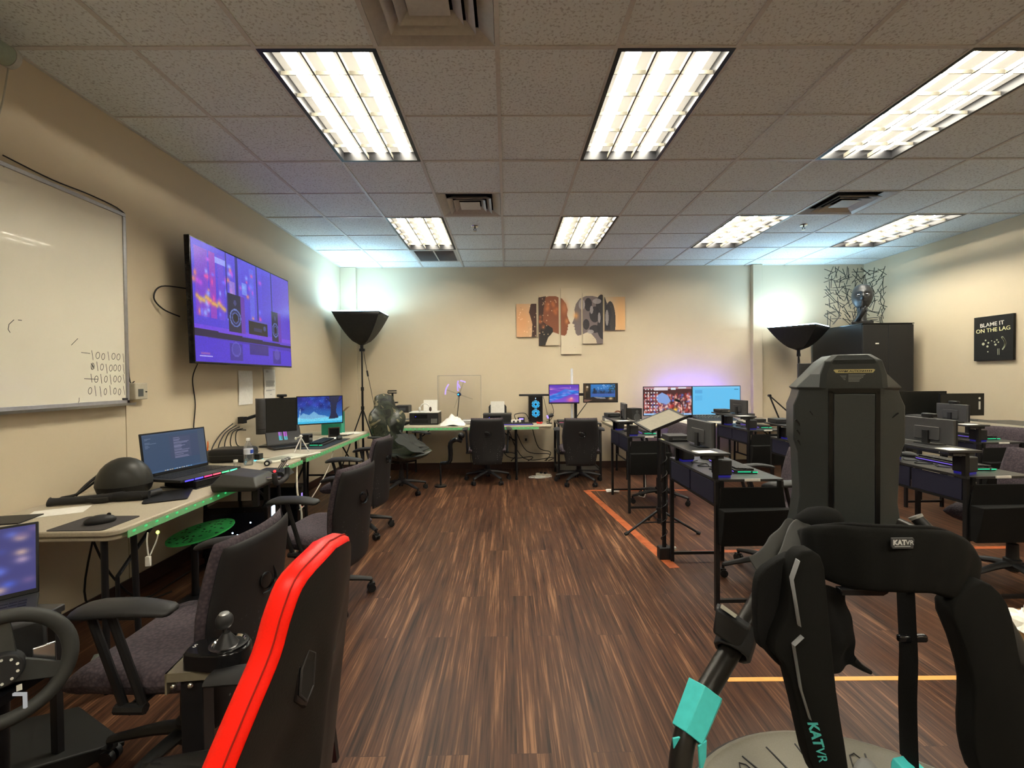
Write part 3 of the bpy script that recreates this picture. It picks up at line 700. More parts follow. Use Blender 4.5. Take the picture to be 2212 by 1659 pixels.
make_table('beige folding table along the left wall, nearest the camera, under the open laptop', (-2.08, 2.905, 0), 0, extra=True)
make_table('beige folding table along the left wall, farther one under the dual monitors', (-2.08, 4.755, 0), 0)
make_table('long beige folding table at the back wall under the two printers', (-.62, 6.49, 0), PI / 2, L_=2.44, inset=.48)
make_table('beige table at the back right under the ultrawide screen', (2.30, 6.42, 0), PI / 2)
make_table('beige table at the back right, next to the black cabinet', (3.65, 6.50, 0), PI / 2, L_=.92, inset=.2)
def led_strip(label, p0, p1, n):
    t = thing('led_strip', label, 'light strip', p0); d = Vector(p1) - Vector(p0); L = d.length; a = math.atan2(d.y, d.x); M = RZ(a)
    obj('band', G().box(0, L, -.0025, 0, -.022, .010, M=M), apron_glow, t)
    g = G()
    for k in range(n):
        x = L * (k + .5) / n; g.ell((x, -.003, .0), .011, .002, .006, 8, 4, M=M)
    obj('diodes', g, led_green, t)
led_strip('green led strip along the front edge of the near left table', (-1.695, 2.05, .713), (-1.695, 3.80, .713), 26)
led_strip('green led strip along the front edge of the farther left table', (-1.695, 3.86, .713), (-1.695, 5.64, .713), 30)
led_strip('green led strip along the front edge of the back wall table', (-1.55, 6.105, .713), (.42, 6.105, .713), 34)
t = thing('led_connector', 'white cable connector with a glowing tip dangling from the near table corner', 'cable', (-1.66, 2.12, .69))
obj('wires', G().tube([(0, 0, 0), (-.005, 0, -.04), (.0, 0, -.11)], .003, 6, smooth=4).tube([(.03, .02, 0), (.025, .02, -.04), (.006, 0, -.11)], .003, 6, smooth=4), white, t)
obj('plug', G().box(-.012, .010, -.006, .006, -.155, -.11), white, t, bev=.002)
obj('glowing_diode', G().ell((.03, .02, -.005), .008, .006, .008, 8, 6), emat('led_yellowgreen', (.6, 1, .1), 5), t)

# small black desk at the back wall
t = thing('black_desk', 'narrow black metal desk at the back wall under the two pole-mounted screens', 'desk', (.98, 6.45, 0))
obj('desktop', G().box(-.30, .30, -.25, .25, .735, .755), deskblack, t, bev=.004)
for sx in (-1, 1):
    for sy in (-1, 1): obj('leg', G().box(sx * .285 - .014, sx * .285 + .014, sy * .235 - .014, sy * .235 + .014, 0, .735), deskframe, t)
    obj('side_rail', G().box(sx * .285 - .01, sx * .285 + .01, -.22, .22, .10, .125).box(sx * .285 - .01, sx * .285 + .01, -.22, .22, .33, .35), deskframe, t)
obj('shelf', G().box(-.27, .27, -.22, .22, .10, .115), deskblack, t)
obj('keyboard_tray', G().box(-.22, .22, -.30, .1, .68, .692).box(-.22, -.2, -.25, .1, .692, .735).box(.2, .22, -.25, .1, .692, .735), deskblack, t)
# right wall bench
t = thing('wall_bench', 'long black bench with a pale top edge against the right wall', 'desk', (5.19, 3.9, 0))
obj('worktop', G().box(-.27, .27, -1.0, 1.0, .85, .875), deskblack, t, bev=.003); obj('edge_band', G().box(-.275, -.27, -1.0, 1.0, .852, .878), cream, t)
obj('front_panel', G().box(-.25, -.23, -.98, .98, .5, .85), gloss, t)
for y in (-.96, .96):
    for x in (-.24, .24): obj('leg', G().box(x - .02, x + .02, y - .02, y + .02, 0, .85), deskframe, t)

# ================================================================ STUDENT DESKS
def make_desk():
    t = thing('gaming_desk', '', 'desk')
    W_, L_, Z = .40, .76, .78
    obj('desktop', G().box(0, W_, 0, L_, Z - .016, Z), deskblack, t, bev=.002)
    for x in (.012, W_ - .012):
        for y in (.012, L_ - .012): obj('leg', G().box(x - .012, x + .012, y - .012, y + .012, 0, Z - .016), deskframe, t)
    for y in (.012, L_ - .012): obj('crossbar', G().box(.024, W_ - .024, y - .01, y + .01, .05, .07), deskframe, t)
    obj('fabric_panel', G().box(0.0, .012, .03, .37, Z - .15, Z - .02), navyfab, t, bev=.003); obj('fabric_panel', G().box(0.0, .012, .385, L_ - .03, Z - .15, Z - .02), navyfab, t, bev=.003)
    obj('bottom_rail', G().box(0, .014, .024, L_ - .024, Z - .165, Z - .15), deskframe, t)
    for y in (.012, .62): obj('shelf_post', G().box(-.008, .016, y - .012, y + .012, Z, .915), deskframe, t)
    obj('monitor_shelf', G().box(-.12, .085, -.01, .66, .92, .934).box(-.08, .05, .0, .03, .90, .92).box(-.08, .05, .60, .63, .90, .92), deskblack, t, bev=.002)
    # hanging side bag
    x0, x1 = .03, .41
    g = G().prism([(x0, .735), (x1 - .02, .735), (x1 + .0, .60), (x1, .40), (x0 - .02, .40), (x0 - .02, .60)], -.012, -.004, 'xz')
    g.loft([[(x0 - .02, -.012, .41), (x0 - .02, -.045, .40), (x1, -.045, .40), (x1, -.012, .41)], [(x0 - .02, -.012, .5), (x0 - .022, -.075, .5), (x1, -.075, .5), (x1, -.012, .5)], [(x0 - .02, -.012, .615), (x0 - .022, -.09, .615), (x1 + .004, -.09, .625), (x1, -.012, .615)]])
    obj('side_bag', g, blackfab, t, bev=.004)
    obj('bag_strap', G().box(x0 - .01, x0 + .01, -.014, .0, .73, .775), blackfab, t); obj('bag_strap', G().box(x1 - .05, x1 - .03, -.014, .0, .73, .775), blackfab, t)
    obj('clip', G().box(.17, .26, -.006, -.0005, Z - .012, Z + .002), white, t)
    return t
D0 = make_desk()
desks = [((1.215, 2.66), 'black gaming desk nearest the camera, left of the treadmill tower'), ((1.215, 4.60), 'black gaming desk behind the nearest one, next to the music stand'),
         ((2.70, 2.66), 'black gaming desk just right of the treadmill tower, cut by the right edge'), ((2.60, 3.74), 'black gaming desk mostly hidden behind the treadmill tower'),
         ((2.66, 5.02), 'black gaming desk third back, in front of the ultrawide screen table'), ((4.12, 3.95), 'black gaming desk beside the right wall, in front of the two dark screens')]
for k, ((x, y), l) in enumerate(desks):
    o = D0 if k == 0 else dup(D0, l, (x, y, 0), 0); o.location = (x, y, 0); o['label'] = l; o['group'] = 'black gaming desks with side bags'
short = ['nearest middle desk', 'second middle desk', 'desk right of the tower', 'desk behind the tower', 'desk before the ultrawide screen', 'desk by the right wall']

# cube speakers
def make_speaker():
    t = thing('cube_speaker', '', 'speaker')
    obj('cabinet', G().box(-.045, .045, -.042, .042, .012, .105), black2, t, bev=.008, seg=3)
    obj('glow_base', G().box(-.038, .038, -.036, .036, 0, .012), blue_base, t)
    obj('speaker_cone', G().lathe([(.034, 0), (.030, -.004), (.012, -.012)], n=20, M=TR(.0458, 0, .06) @ RY(PI / 2)), gloss, t)
    return t
SP = make_speaker(); first = True
def place(proto, used, label, loc, rz, group):
    if not used: proto.location = loc; proto.rotation_euler = (0, 0, rz); proto['label'] = label; proto['group'] = group; return proto
    return dup(proto, label, loc, rz, group)
def make_keyboard():
    t = thing('gaming_keyboard', '', 'keyboard')
    obj('body', G().prism([(-.07, 0), (.07, 0), (.07, .014), (-.07, .024)], -.21, .21, 'xz'), black2, t, bev=.003)
    g = G()
    for r in range(5):
        for c in range(16): g.box(-.056 + r * .0225, -.037 + r * .0225, -.198 + c * .0248, -.176 + c * .0248, .018 + (4 - r) * .0015, .029 + (4 - r) * .0012)
    obj('keys', g, black, t)
    obj('glow_edge', G().box(.04, .071, -.2115, -.2105, .006, .012).box(-.05, .03, -.2115, -.2105, .008, .013), emat('kb_green', (.02, .8, .35), 1.2), t)
    obj('glow_side', G().box(-.0715, -.0705, -.2, .2, .008, .014), emat('kb_violet', (.25, .15, .9), .8), t)
    return t
KB = make_keyboard()
def make_minipc():
    t = thing('mini_computer', '', 'computer')
    obj('case', G().box(-.075, .075, -.075, .075, .004, .042), black2, t, bev=.004)
    obj('foot', G().box(-.06, .06, -.06, .06, 0, .004), rubber, t)
    obj('ports', G().box(-.05, .05, -.0765, -.075, .014, .030), silver, t)
    return t
PC = make_minipc()
def make_monitor(w=.335, h=.155, th=.05):
    t = thing('desk_monitor', '', 'monitor')   # faces +x
    obj('back_housing', G().prism([(-.018, -h / 2), (.0, -h / 2 - .0), (.0, h / 2), (-.018, h / 2)], -w / 2, w / 2, 'xz', M=TR(0, 0, h / 2 + .012)).box(-.026, -.018, -w * .25, w * .25, .03, .03 + h * .55), dgrey, t, bev=.004)
    obj('bezel', G().box(0, .012, -w / 2, w / 2, .012, .012 + h), black, t, bev=.002)
    obj('screen', G().box(.012, .0125, -w / 2 + .008, w / 2 - .008, .020, .004 + h), gloss, t)
    obj('stand', G().box(-.035, -.018, -.02, .02, .006, .09).prism(rounded(.10, .15, .02), 0, .006, 'xy'), black, t)
    return t
MN = make_monitor()
def make_mouse():
    t = thing('computer_mouse', '', 'mouse'); obj('shell', G().ell((0, 0, .012), .032, .058, .026, 16, 10), black2, t)
    obj('scroll_wheel', G().cyl((-.004, .03, .034), (.004, .03, .034), .008, n=12), rubber, t); return t
def clampz(o):
    return o
MS0 = make_mouse()
for o in MS0.children:
    if o.name.startswith('shell'):
        for v in o.data.vertices: v.co.z = max(v.co.z, 0)
nspk = 0
for k, ((x, y), _) in enumerate(desks):
    sd = short[k]
    place(SP, k > 0, 'cube speaker at the near corner of the ' + sd, (x + .075, y + .085, .78), 0 if k != 2 else .3, 'cube speakers on the gaming desks')
    place(SP, True, 'cube speaker at the far end of the ' + sd, (x + .06, y + .60, .78), .1, 'cube speakers on the gaming desks')
    place(KB, k > 0, 'green-edged keyboard on the ' + sd, (x + .27, y + .36, .78), -.06 + .02 * k, 'glowing keyboards on the gaming desks')
    place(PC, k > 0, 'mini computer on the shelf of the ' + sd, (x - .03, y + .55, .934), .1 * (k % 3), 'mini computers on the desk shelves')
    place(MN, k > 0, 'small monitor on the shelf of the ' + sd, (x + .03, y + .27, .934), -.12 if k % 2 else .05, 'monitors on the desk shelves')
    place(MS0, k > 0, 'black computer mouse on the ' + sd, (x + .24, y + .66, .78), .4, 'mice on the gaming desks')
    t = obj('desk_note', G().box(-.06, .06, -.045, .045, 0, .0008), paper); t.location = (x - .04, y + .055, .9342); t.rotation_euler = (0, 0, .1); tag(t, 'white card on the shelf of the ' + sd, 'paper', 'cards on the desk shelves')
    r = random.Random(k); g = G()
    for q in range(3):
        a = .15 + .12 * q; g.tube([(x + .08 + r.random() * .1, y + a, .7835), (x + .15, y + a + .08, .7835), (x + .05 + r.random() * .05, y + a + .13, .784), (x + .14, y + a + .2, .7835)], .003, 6, smooth=5)
    tag(obj('desk_cables', g, cable_m), 'thin black cables lying on the ' + sd, 'cable', 'loose desk cables')
t = obj('sticky_note', G().box(-.045, .045, -.035, .035, 0, .0008), mat('yellow_paper', (.62, .60, .28), .8)); t.location = (1.15, 3.26, .9342); tag(t, 'yellow note at the far end of the nearest middle desk shelf', 'paper')
# webcams on the two monitors right of the tower
for (x, y, l) in ((2.745, 2.95, 'small webcam clipped on the monitor right of the treadmill tower'), (4.16, 4.22, 'small webcam clipped on the monitor nearest the right wall')):
    t = thing('webcam', l, 'webcam', (x, y, .934 + .168)); obj('body', G().box(-.02, .02, -.04, .04, .003, .028), black, t, bev=.006); obj('clip', G().box(-.03, .0, -.02, .02, -.0, .004), black, t)

# ================================================================ OFFICE CHAIRS
def star_base(t, r=.30, m=None, zc=.085, rot=.3, top=.38):
    m = m or black2
    for k in range(5):
        a = rot + 2 * PI * k / 5; c, s = math.cos(a), math.sin(a)
        g = G().tube([(.02 * c, .02 * s, .135), (.12 * c, .12 * s, .125), (.24 * c, .24 * s, .098), (r * c, r * s, .082)], [.030, .026, .020, .018], 10, smooth=3, flat=.75)
        l = obj('leg', g, m, t)
        px, py = -s, c
        g = G()
        for q in (-1, 1): g.cyl((r * c + px * q * .006, r * s + py * q * .006, .026), (r * c + px * q * .024, r * s + py * q * .024, .026), .026, n=16)
        g.tube([(r * c, r * s, .085), (r * c, r * s, .05)], .010, 8).box(-.014, .022, -.016, .016, .03, .058, M=TR(r * c, r * s, 0) @ RZ(a))
        obj('caster', g, black, l, ang=50)
    obj('gas_column', G().lathe([(.045, .10), (.045, .17), (.032, .175), (.030, top - .11), (.018, top - .105), (.018, top)], n=16), m, t)
def make_office(arms=True, fabric=None):
    t = thing('office_chair', '', 'chair'); fabric = fabric or purple
    star_base(t)
    obj('seat_mechanism', G().box(-.11, .11, -.13, .11, .36, .40).tube([(0, -.12, .38), (0, -.22, .365), (0, -.235, .42)], .022, 8, smooth=4), black, t, bev=.005)
    g = G().pad(lambda q: .235 + .02 * math.sin(PI * q), -.23, .24, lambda u, q: -.44 - .010 * u * u + .02 * max(0, q - .8) / .2, .10, p=9)
    g.xf(Matrix(((1, 0, 0, 0), (0, 0, 1, 0), (0, -1, 0, 0), (0, 0, 0, 1))))
    obj('seat', g, fabric, t, ang=80)
    wf = lambda q: .185 + .055 * math.sin(min(1, q * 1.25) * PI / 2) - .035 * max(0, q - .6) / .4
    yc = lambda u, q: -.235 + .035 * u * u - .05 * q + .02 * math.sin(PI * q)
    obj('backrest', G().pad(wf, .28, .87, lambda u, q: yc(u, q) + .018, .05, p=7), fabric, t, ang=80)
    obj('back_shell', G().pad(lambda q: wf(q) * .985, .265, .855, lambda u, q: yc(u, q) - .012, .032, p=12), shellm, t, ang=80)
    g = G().ell((0, 0, 0), .045, .006, .030, 20, 8, M=TR(.005, -.285, .665) @ RY(.5)).tube([(.045, -.288, .70), (.052, -.291, .655), (.015, -.291, .628), (-.03, -.288, .632)], [.002, .006, .006, .002], 6, smooth=4)
    obj('lumbar_slot_glint', g, gloss, t)  # oval stands for the dark recess, arc is shaped as its crescent highlight
    if arms:
        for s in (-1, 1):
            a = obj('armrest', G().tube([(s * .285, -.165, .70), (s * .285, -.15, .705), (s * .29, -.05, .715), (s * .28, .08, .705), (s * .267, .14, .69), (s * .263, .16, .682)], [.008, .032, .042, .046, .034, .010], 12, smooth=4, flat=.42), black2, t, ang=70)
            obj('arm_post', G().tube([(s * .285, .03, .70), (s * .265, -.05, .40)], .012, 8).tube([(s * .285, .09, .695), (s * .265, .01, .40)], .012, 8).tube([(s * .27, -.06, .395), (s * .27, .03, .395)], .016, 8).tube([(s * .27, -.01, .39), (s * .10, -.01, .385)], .016, 8), black, a)
    return t
OC = make_office()
chairs = [((-1.16, 1.66), PI / 2 - .02, 'purple office chair nearest the camera at left, beside the red gaming chair'),
          ((-1.17, 2.86), PI / 2 - .17, 'purple office chair second along the left table, behind the red gaming chair'),
          ((-1.36, 4.15), PI / 2 - .10, 'purple office chair third along the left table, in front of the camouflage chair'),
          ((-.27, 6.12), 0.04, 'dark office chair with its back to the aisle at the two-printer table'),
          ((.93, 5.98), -.03, 'dark office chair with its back to the aisle at the narrow black desk'),
          ((1.78, 3.10), PI / 2 - .1, 'purple office chair facing the nearest middle desk, left of the treadmill tower'),
          ((1.66, 5.0), PI / 2 + .1, 'office chair at the second middle desk, only its base and top showing'),
          ((3.30, 2.95), PI / 2 + .1, 'purple office chair behind the desk right of the treadmill tower'),
          ((4.55, 4.22), PI / 2 + .4, 'purple office chair beside the right wall bench')]
for k, ((x, y), rz, l) in enumerate(chairs):
    place(OC, k > 0, l, (x, y, 0), rz, 'office chairs')

# ================================================================ GAMING CHAIRS
def gaming_outline(sc=1.0):
    half = [(.19, 0), (.235, .06), (.225, .20), (.21, .30), (.225, .42), (.240, .50), (.235, .57), (.195, .66), (.155, .735), (.135, .80), (.10, .85), (.0, .872)]
    return half
CAMO_OUT = [(.19, 0), (.24, .06), (.22, .20), (.205, .32), (.235, .42), (.262, .50), (.268, .57), (.235, .64), (.16, .70), (.14, .78), (.115, .845), (.0, .875)]
def smooth_poly(pts, n=5):
    P = [Vector((a, b, 0)) for a, b in pts]; out = []
    for i in range(len(P) - 1):
        a = P[max(i - 1, 0)]; b = P[i]; c = P[i + 1]; d = P[min(i + 2, len(P) - 1)]
        for k in range(n):
            t = k / n; q = 0.5 * ((2 * b) + (c - a) * t + (2 * a - 5 * b + 4 * c - d) * t * t + (3 * b - a - 3 * c + d) * t ** 3); out.append((q.x, q.y))
    out.append((P[-1].x, P[-1].y)); return out
def make_gaming_back(t, shell, trim, z0, lean, slots=True):
    half = smooth_poly(gaming_outline() if slots else CAMO_OUT, 4); poly = half + [(-x, y) for x, y in half[::-1][1:]]
    c = Vector((0, 0, .42))
    def ring(scale, y): return [(x * scale, y + .05 * (x / .26) ** 2, (z - .42) * (1 - (1 - scale) * .7) + .42) for x, z in poly]
    M = TR(0, -.24, z0) @ RX(lean)
    # trim band wraps the edge
    g = G(); rs = [ring(.955, -.030), ring(.988, -.025), ring(1.0, -.010), ring(1.0, .006), ring(.98, .018), ring(.93, .020)]
    n = len(poly); vs = [M @ Vector(p) for r in rs for p in r]; fs = []
    for i in range(len(rs) - 1):
        for k in range(n): fs.append((i * n + k, i * n + (k + 1) % n, (i + 1) * n + (k + 1) % n, (i + 1) * n + k))
    g.add(vs, fs); tr_ = obj('edge_trim', g, trim, t, ang=70)
    if slots: obj('seam', G().tube([M @ Vector(p) for p in ring(1.001, -.016)], .0016, 5), mat('seam_red', (.35, .01, .006), .6), tr_)
    def cap(scale, yoff, bulge):
        g = G(); rr = [ring(scale * s, yoff) for s in (1, .85, .6, .3)]; V = []
        for q, r in enumerate(rr):
            for p in r: V.append(M @ Vector((p[0], p[1] + bulge * (0, .6, .9, 1)[q], p[2])))
        V.append(M @ Vector((0, yoff + bulge, .42))); F = []
        for i in range(3):
            for k in range(n): F.append((i * n + k, i * n + (k + 1) % n, (i + 1) * n + (k + 1) % n, (i + 1) * n + k))
        for k in range(n): F.append((3 * n + k, 3 * n + (k + 1) % n, 4 * n))
        return g.add(V, F)
    obj('back_panel', cap(.96, -.031, -.014), shell, t, ang=60); obj('front_cushion', cap(.935, .018, .02), shell, t, ang=60)
    if slots:
        for s in (-1, 1):
            Ms = M @ TR(s * .052 - .018, -.021, .015) @ RZ(s * .08 - .03)
            P = [(s * q, z) for q, z in ((-.035, .585), (-.008, .56), (.030, .60), (.034, .665), (.010, .70), (-.026, .675))]
            f = obj('strap_slot', G().prism(P, -.008, .01, 'xz', M=Ms), gloss, t, bev=.004)
            q = [(a * .68, (b - .63) * .74 + .63) for a, b in P]
            obj('slot_opening', G().prism(q, -.0095, -.007, 'xz', M=Ms), ventdark, f)
            obj('slot_rim', G().tube([Ms @ Vector((a, -.009, b)) for a, b in q + q[:1]], .0025, 6), dgrey, f)
    return M
def make_gaming(label, shell, trim, loc, rz, z0=.50, lean=-.12, group='gaming chairs'):
    t = thing('gaming_chair', label, 'chair', loc, rz, group)
    zo = z0 - .33; star_base(t, .31, top=.38 + zo)
    obj('seat_mechanism', G().box(-.12, .12, -.14, .12, .37 + zo, .41 + zo), black, t)
    g = G().pad(lambda q: .26, -.25, .27, lambda u, q: -.455 - .05 * abs(u) ** 4, .10, p=6); g.xf(TR(0, 0, zo) @ Matrix(((1, 0, 0, 0), (0, 0, 1, 0), (0, -1, 0, 0), (0, 0, 0, 1))))
    obj('seat', g, shell, t, ang=80)
    for s in (-1, 1): g = G().tube([(s * .25, -.18, .50), (s * .265, .05, .51), (s * .25, .24, .49)], .035, 10, smooth=4, flat=.7).xf(TR(0, 0, zo)); obj('seat_bolster', g, shell, t)
    make_gaming_back(t, shell, trim, z0, -lean, slots=(trim is redleather))
    for s in (-1, 1):
        az = z0 + .36; a = obj('armrest', G().tube([(s * .33, -.16, az), (s * .335, 0, az + .01), (s * .33, .13, az)], [.035, .045, .038], 12, smooth=4, flat=.35), black2, t, ang=70)
        obj('arm_post', G().tube([(s * .33, -.02, az - .01), (s * .33, -.02, .47 + zo), (s * .12, -.02, .40 + zo)], .018, 8), black, a)
        obj('recliner_bracket', G().prism([(-.26, .40), (-.12, .38), (-.12, .44), (-.20, .50), (-.25, .49)], s * .255 - .008, s * .255 + .008, 'yz'), black, t)
    return t
# fix-ups for the two gaming chairs
make_gaming('black gaming chair with bright red edges, at lower left in front of the camera', blackleather, redleather, (-.72, .94, 0), PI / 2 - .05, z0=.20, lean=-.12)
make_gaming('camouflage gaming chair in the back left corner with a jacket on it', camo, camo, (-1.30, 5.60, 0), -2.25, z0=.33, lean=-.12)
TZ = .7403
# ================================================================ VR TREADMILL
vt = thing('vr_treadmill', 'black walking treadmill with tall tower, harness belt and teal clips, right foreground', 'treadmill', (1.03, 1.13, 0))
V = lambda x, y, z: Vector((x - 1.03, y - 1.13, z))
plate = mat('base_plate', (.17, .16, .13), .45, scale=200)
g = G().lathe([(.50, 0), (.575, .01), (.58, .03), (.56, .055), (.545, .06), (.53, .052), (.30, .046), (.02, .044)], n=72)
bs = obj('base_disc', g, plate, vt)
g = G()
for k in range(28):
    a = 2 * PI * k / 28; g.box(.30, .50, -.002, .002, .0463, .0545, M=RZ(a))
    if k % 4 == 1: g.tube([RZ(a) @ Vector(p) for p in ((.34, .02, .0505), (.47, .02, .053), (.485, .035, .054), (.47, .05, .053), (.34, .05, .0505))], .0022, 5)
obj('base_grooves', g, black, bs)
obj('base_rim', G().lathe([(.578, .015), (.584, .028), (.578, .04)], n=72), black, bs)
# overshoes resting on the disc
for x, rz, l in ((1.13, .25, 'left'), (1.42, -.1, 'right')):
    yy = 1.42 if l == 'left' else 1.36
    o = thing('overshoe', 'grey slip-on treadmill overshoe on the disc, %s one' % ('nearer the teal clip' if l == 'left' else 'farther right'), 'shoe', (x, yy, .056), rz - .9, 'treadmill overshoes')
    obj('sole', G().loft([[( .045 * math.cos(a) * k1, .14 * math.sin(a) * k1, z) for a in [2 * PI * q / 20 for q in range(20)]] for k1, z in ((.96, 0), (1, .006), (.97, .014))]), black, o)
    obj('upper', G().loft([[(.043 * math.cos(a) * k1, .135 * math.sin(a) * k1 - dy, z) for a in [2 * PI * q / 20 for q in range(20)]] for k1, z, dy in ((1, .014, 0), (.97, .03, 0), (.8, .05, .01), (.55, .058, .02))]), grey, o)
# tower
cx, cy = 1.335, 1.75
secs = [(1.466, .060, .048), (1.441, .098, .080), (1.39, .148, .094), (1.335, .205, .098), (1.328, .192, .090), (1.30, .200, .086), (1.263, .216, .086), (1.121, .216, .086), (1.07, .198, .086), (.886, .190, .086), (.78, .205, .09), (.66, .235, .10), (.60, .20, .09)]
g = G(); rings = []
for z, w, wi in secs:
    d = .0 if z < 1.45 else .02; f = 0 if z > .7 else (.7 - z) * .4
    w *= .87; wi *= .93
    rings.append([(-w, .22, z), (-w, .075, z), (-wi - .02, .012 + d + f, z), (-wi, d + f, z), (wi, d + f, z), (wi + .02, .012 + d + f, z), (w, .075, z), (w, .22, z), (w * .8, .26, z), (-w * .8, .26, z)])
g.loft(rings)
g.xf(TR(cx - 1.03, cy - 1.13, 0) @ RZ(-.37))
tw = obj('tower_shell', g, towerm, vt, bev=.004, ang=25)
MT = TR(cx - 1.03, cy - 1.13, 0) @ RZ(-.37)
g = G().box(-.083, -.068, -.004, .01, .62, 1.325, M=MT).box(.068, .083, -.004, .01, .62, 1.325, M=MT).box(-.083, .083, -.004, .01, 1.315, 1.335, M=MT)
obj('rail_groove', g, mat('groove_black', (.004, .004, .004), .3), tw)
obj('rail_cover', G().box(-.066, .066, -.006, .012, .62, 1.313, M=MT), towerm, tw, bev=.003)
g = G().prism([(-.074, 1.432), (-.066, 1.426), (.066, 1.426), (.074, 1.432), (.066, 1.446), (-.066, 1.446)], -.004, .03, 'xz', M=MT @ TR(0, .004, 0))
obj('grip_slot', g, mat('slot_dark', (.012, .014, .013), .6), tw, bev=.002)
MLb = MT @ TR(0, -.0015, 1.401) @ RX(PI / 2)
cau = obj('caution_label', G().prism([(-.062, .007), (-.067, .004), (-.060, -.007), (.060, -.007), (.067, .004), (.062, .007)], 0, .001, 'xy', M=MLb), mat('label_cream', (.42, .36, .16), .6), tw)
obj('label_text', text_geo('CAUTION', .0115, MLb @ TR(.003, -.0042, .0013), bold=.0002), ink, cau)
g = G()
for s in (-1, 1):
    for k in range(5): g.prism([(s * .026 + s * k * .0065, -.003), (s * .026 + s * k * .0065 + .004, -.003), (s * .026 + s * k * .0065 + .006, .003), (s * .026 + s * k * .0065 + .002, .003)], .0008, .0016, 'xy', M=MLb)
g.add([MLb @ Vector(p) for p in ((-.033 + .0, -.004, .0016), (-.024, -.004, .0016), (-.0285, .0045, .0016))], [(0, 1, 2)])
obj('label_stripes', g, ink, cau)
g = G(); r1 = random.Random(4)
for k in range(6): g.box(-.018, .034 + r1.random() * .008 - .004 * k, -.0145 - k * .0052, -.0125 - k * .0052, 0, .0006, M=MLb)
for k in range(5): g.box(-.045 + k * .003, -.030 + r1.random() * .006, -.018 - k * .004, -.017 - k * .004, 0, .0006, M=MLb)
obj('small_print', g, mat('print_pale', (.22, .23, .22), .6), tw)
g = G()
for c_, d_, r_ in [((-.172 + .003 * k, .066, 1.19 - k * .042), (.034, .012, .007), .95) for k in range(3)] + [((-.125, .036, 1.222), (.05, .008, .004), .95), ((.135, .040, 1.222), (.05, .008, .003), -.75)]:
    g = G().cb(c_, d_, R=Matrix.Rotation(r_, 3, 'Y')); g.xf(MT); obj('vent_slit', g, mat('slit', (.004, .004, .004), .5), tw)
# frame tubes from tower to base

tubm = mat('frame_tube', (.022, .020, .018), .3, .3)
pl = [(1.27, 1.88, .78), (1.17, 1.80, .80), (1.058, 1.66, .786), (.84, 1.52, .628), (.682, 1.42, .504), (.55, 1.33, .41), (.497, 1.29, .35), (.468, 1.25, .26), (.462, 1.20, .14), (.475, 1.16, .02)]
ft = obj('frame_tube', G().tube([V(*p) for p in pl], .0315, 16, smooth=4), tubm, vt, ang=60)
pr_ = [(1.45, 1.86, .82), (1.53, 1.74, .79), (1.545, 1.62, .736), (1.59, 1.50, .628), (1.60, 1.38, .45), (1.60, 1.30, .30), (1.598, 1.2, .14), (1.59, 1.14, .02)]
obj('frame_tube', G().tube([V(*p) for p in pr_], .0315, 16, smooth=4), tubm, vt, ang=60)
obj('handle_post', G().cyl(V(1.66, 1.67, .70), V(1.59, 1.76, .826), .022, n=16), black, vt)
obj('handle_cap', G().cyl(V(1.59, 1.76, .826), V(1.587, 1.764, .834), .024, n=16), mat('cap_grey', (.25, .25, .24), .35), vt)
# hexagonal sleeve shapes around a tube
def sleeve(a, b, r0, r1, th, n=6, rot=0.0, dirs=None):
    a = Vector(a); b = Vector(b); t = (b - a).normalized(); u = t.cross(Vector((0, 1, 0))).normalized(); w = t.cross(u)
    def ring(c, r): return [c + u * math.cos(2 * PI * k / n + rot) * r + w * math.sin(2 * PI * k / n + rot) * r for k in range(n)]
    V_ = ring(a, r0) + ring(b, r1) + ring(a, r0 - th) + ring(b, r1 - th); F = []
    for k in range(n):
        q = (k + 1) % n; F += [(k, q, n + q, n + k), (2 * n + k, 3 * n + k, 3 * n + q, 2 * n + q), (k, 2 * n + k, 2 * n + q, q), (n + k, n + q, 3 * n + q, 3 * n + k)]
    return G().add(V_, F)
a = V(.585, 1.352, .45); b = V(.508, 1.296, .358)
g = sleeve(a, b, .056, .050, .006, 6, .2); d = (b - a).normalized()
g.prism([(0, 0), (.055, .0), (.042, -.05), (.022, -.078), (.014, -.074), (.004, -.04)], -.003, .003, 'xz', M=TR(*(b + Vector((-.052, -.025, .012)))) @ RZ(.2))
g.prism([(0, 0), (.035, .004), (.032, -.045), (.018, -.07), (.006, -.066)], -.003, .003, 'xz', M=TR(*(b + Vector((.012, -.045, .005)))) @ RZ(.5))
obj('teal_clip', g, teal, vt, bev=.002)
a = V(1.115, 1.25, .300); obj('teal_clip', G().prism([(-.035, 0), (-.03, .012), (.0, .018), (.03, .010), (.036, 0), (.036, -.08), (-.036, -.08)], -.02, .02, 'xz', M=TR(*(a + Vector((-.013, -.01, 0))))), teal, vt, bev=.003)
# cup-like holder on the left tube
a = V(.745, 1.465, .575); b = V(.695, 1.415, .520)
obj('tube_clamp', sleeve(a, b, .058, .055, .012, 10), black2, vt, bev=.003)
g = G().loft([[V(x, y, z) for x, y, z in ((.628, 1.40, .592), (.70, 1.38, .548), (.735, 1.43, .535), (.66, 1.46, .575))], [V(x, y, z) for x, y, z in ((.640, 1.40, .672), (.735, 1.38, .612), (.77, 1.43, .60), (.675, 1.47, .655))]])
obj('holder', g, black2, vt, bev=.008); obj('holder_label', G().add([V(.652, 1.400, .668), V(.69, 1.384, .644), V(.715, 1.42, .634), (V(.675, 1.44, .66))], [(0, 1, 2, 3)]).xf(TR(.0, -.002, .004)), mat('label_dull', (.30, .28, .22), .5), vt)
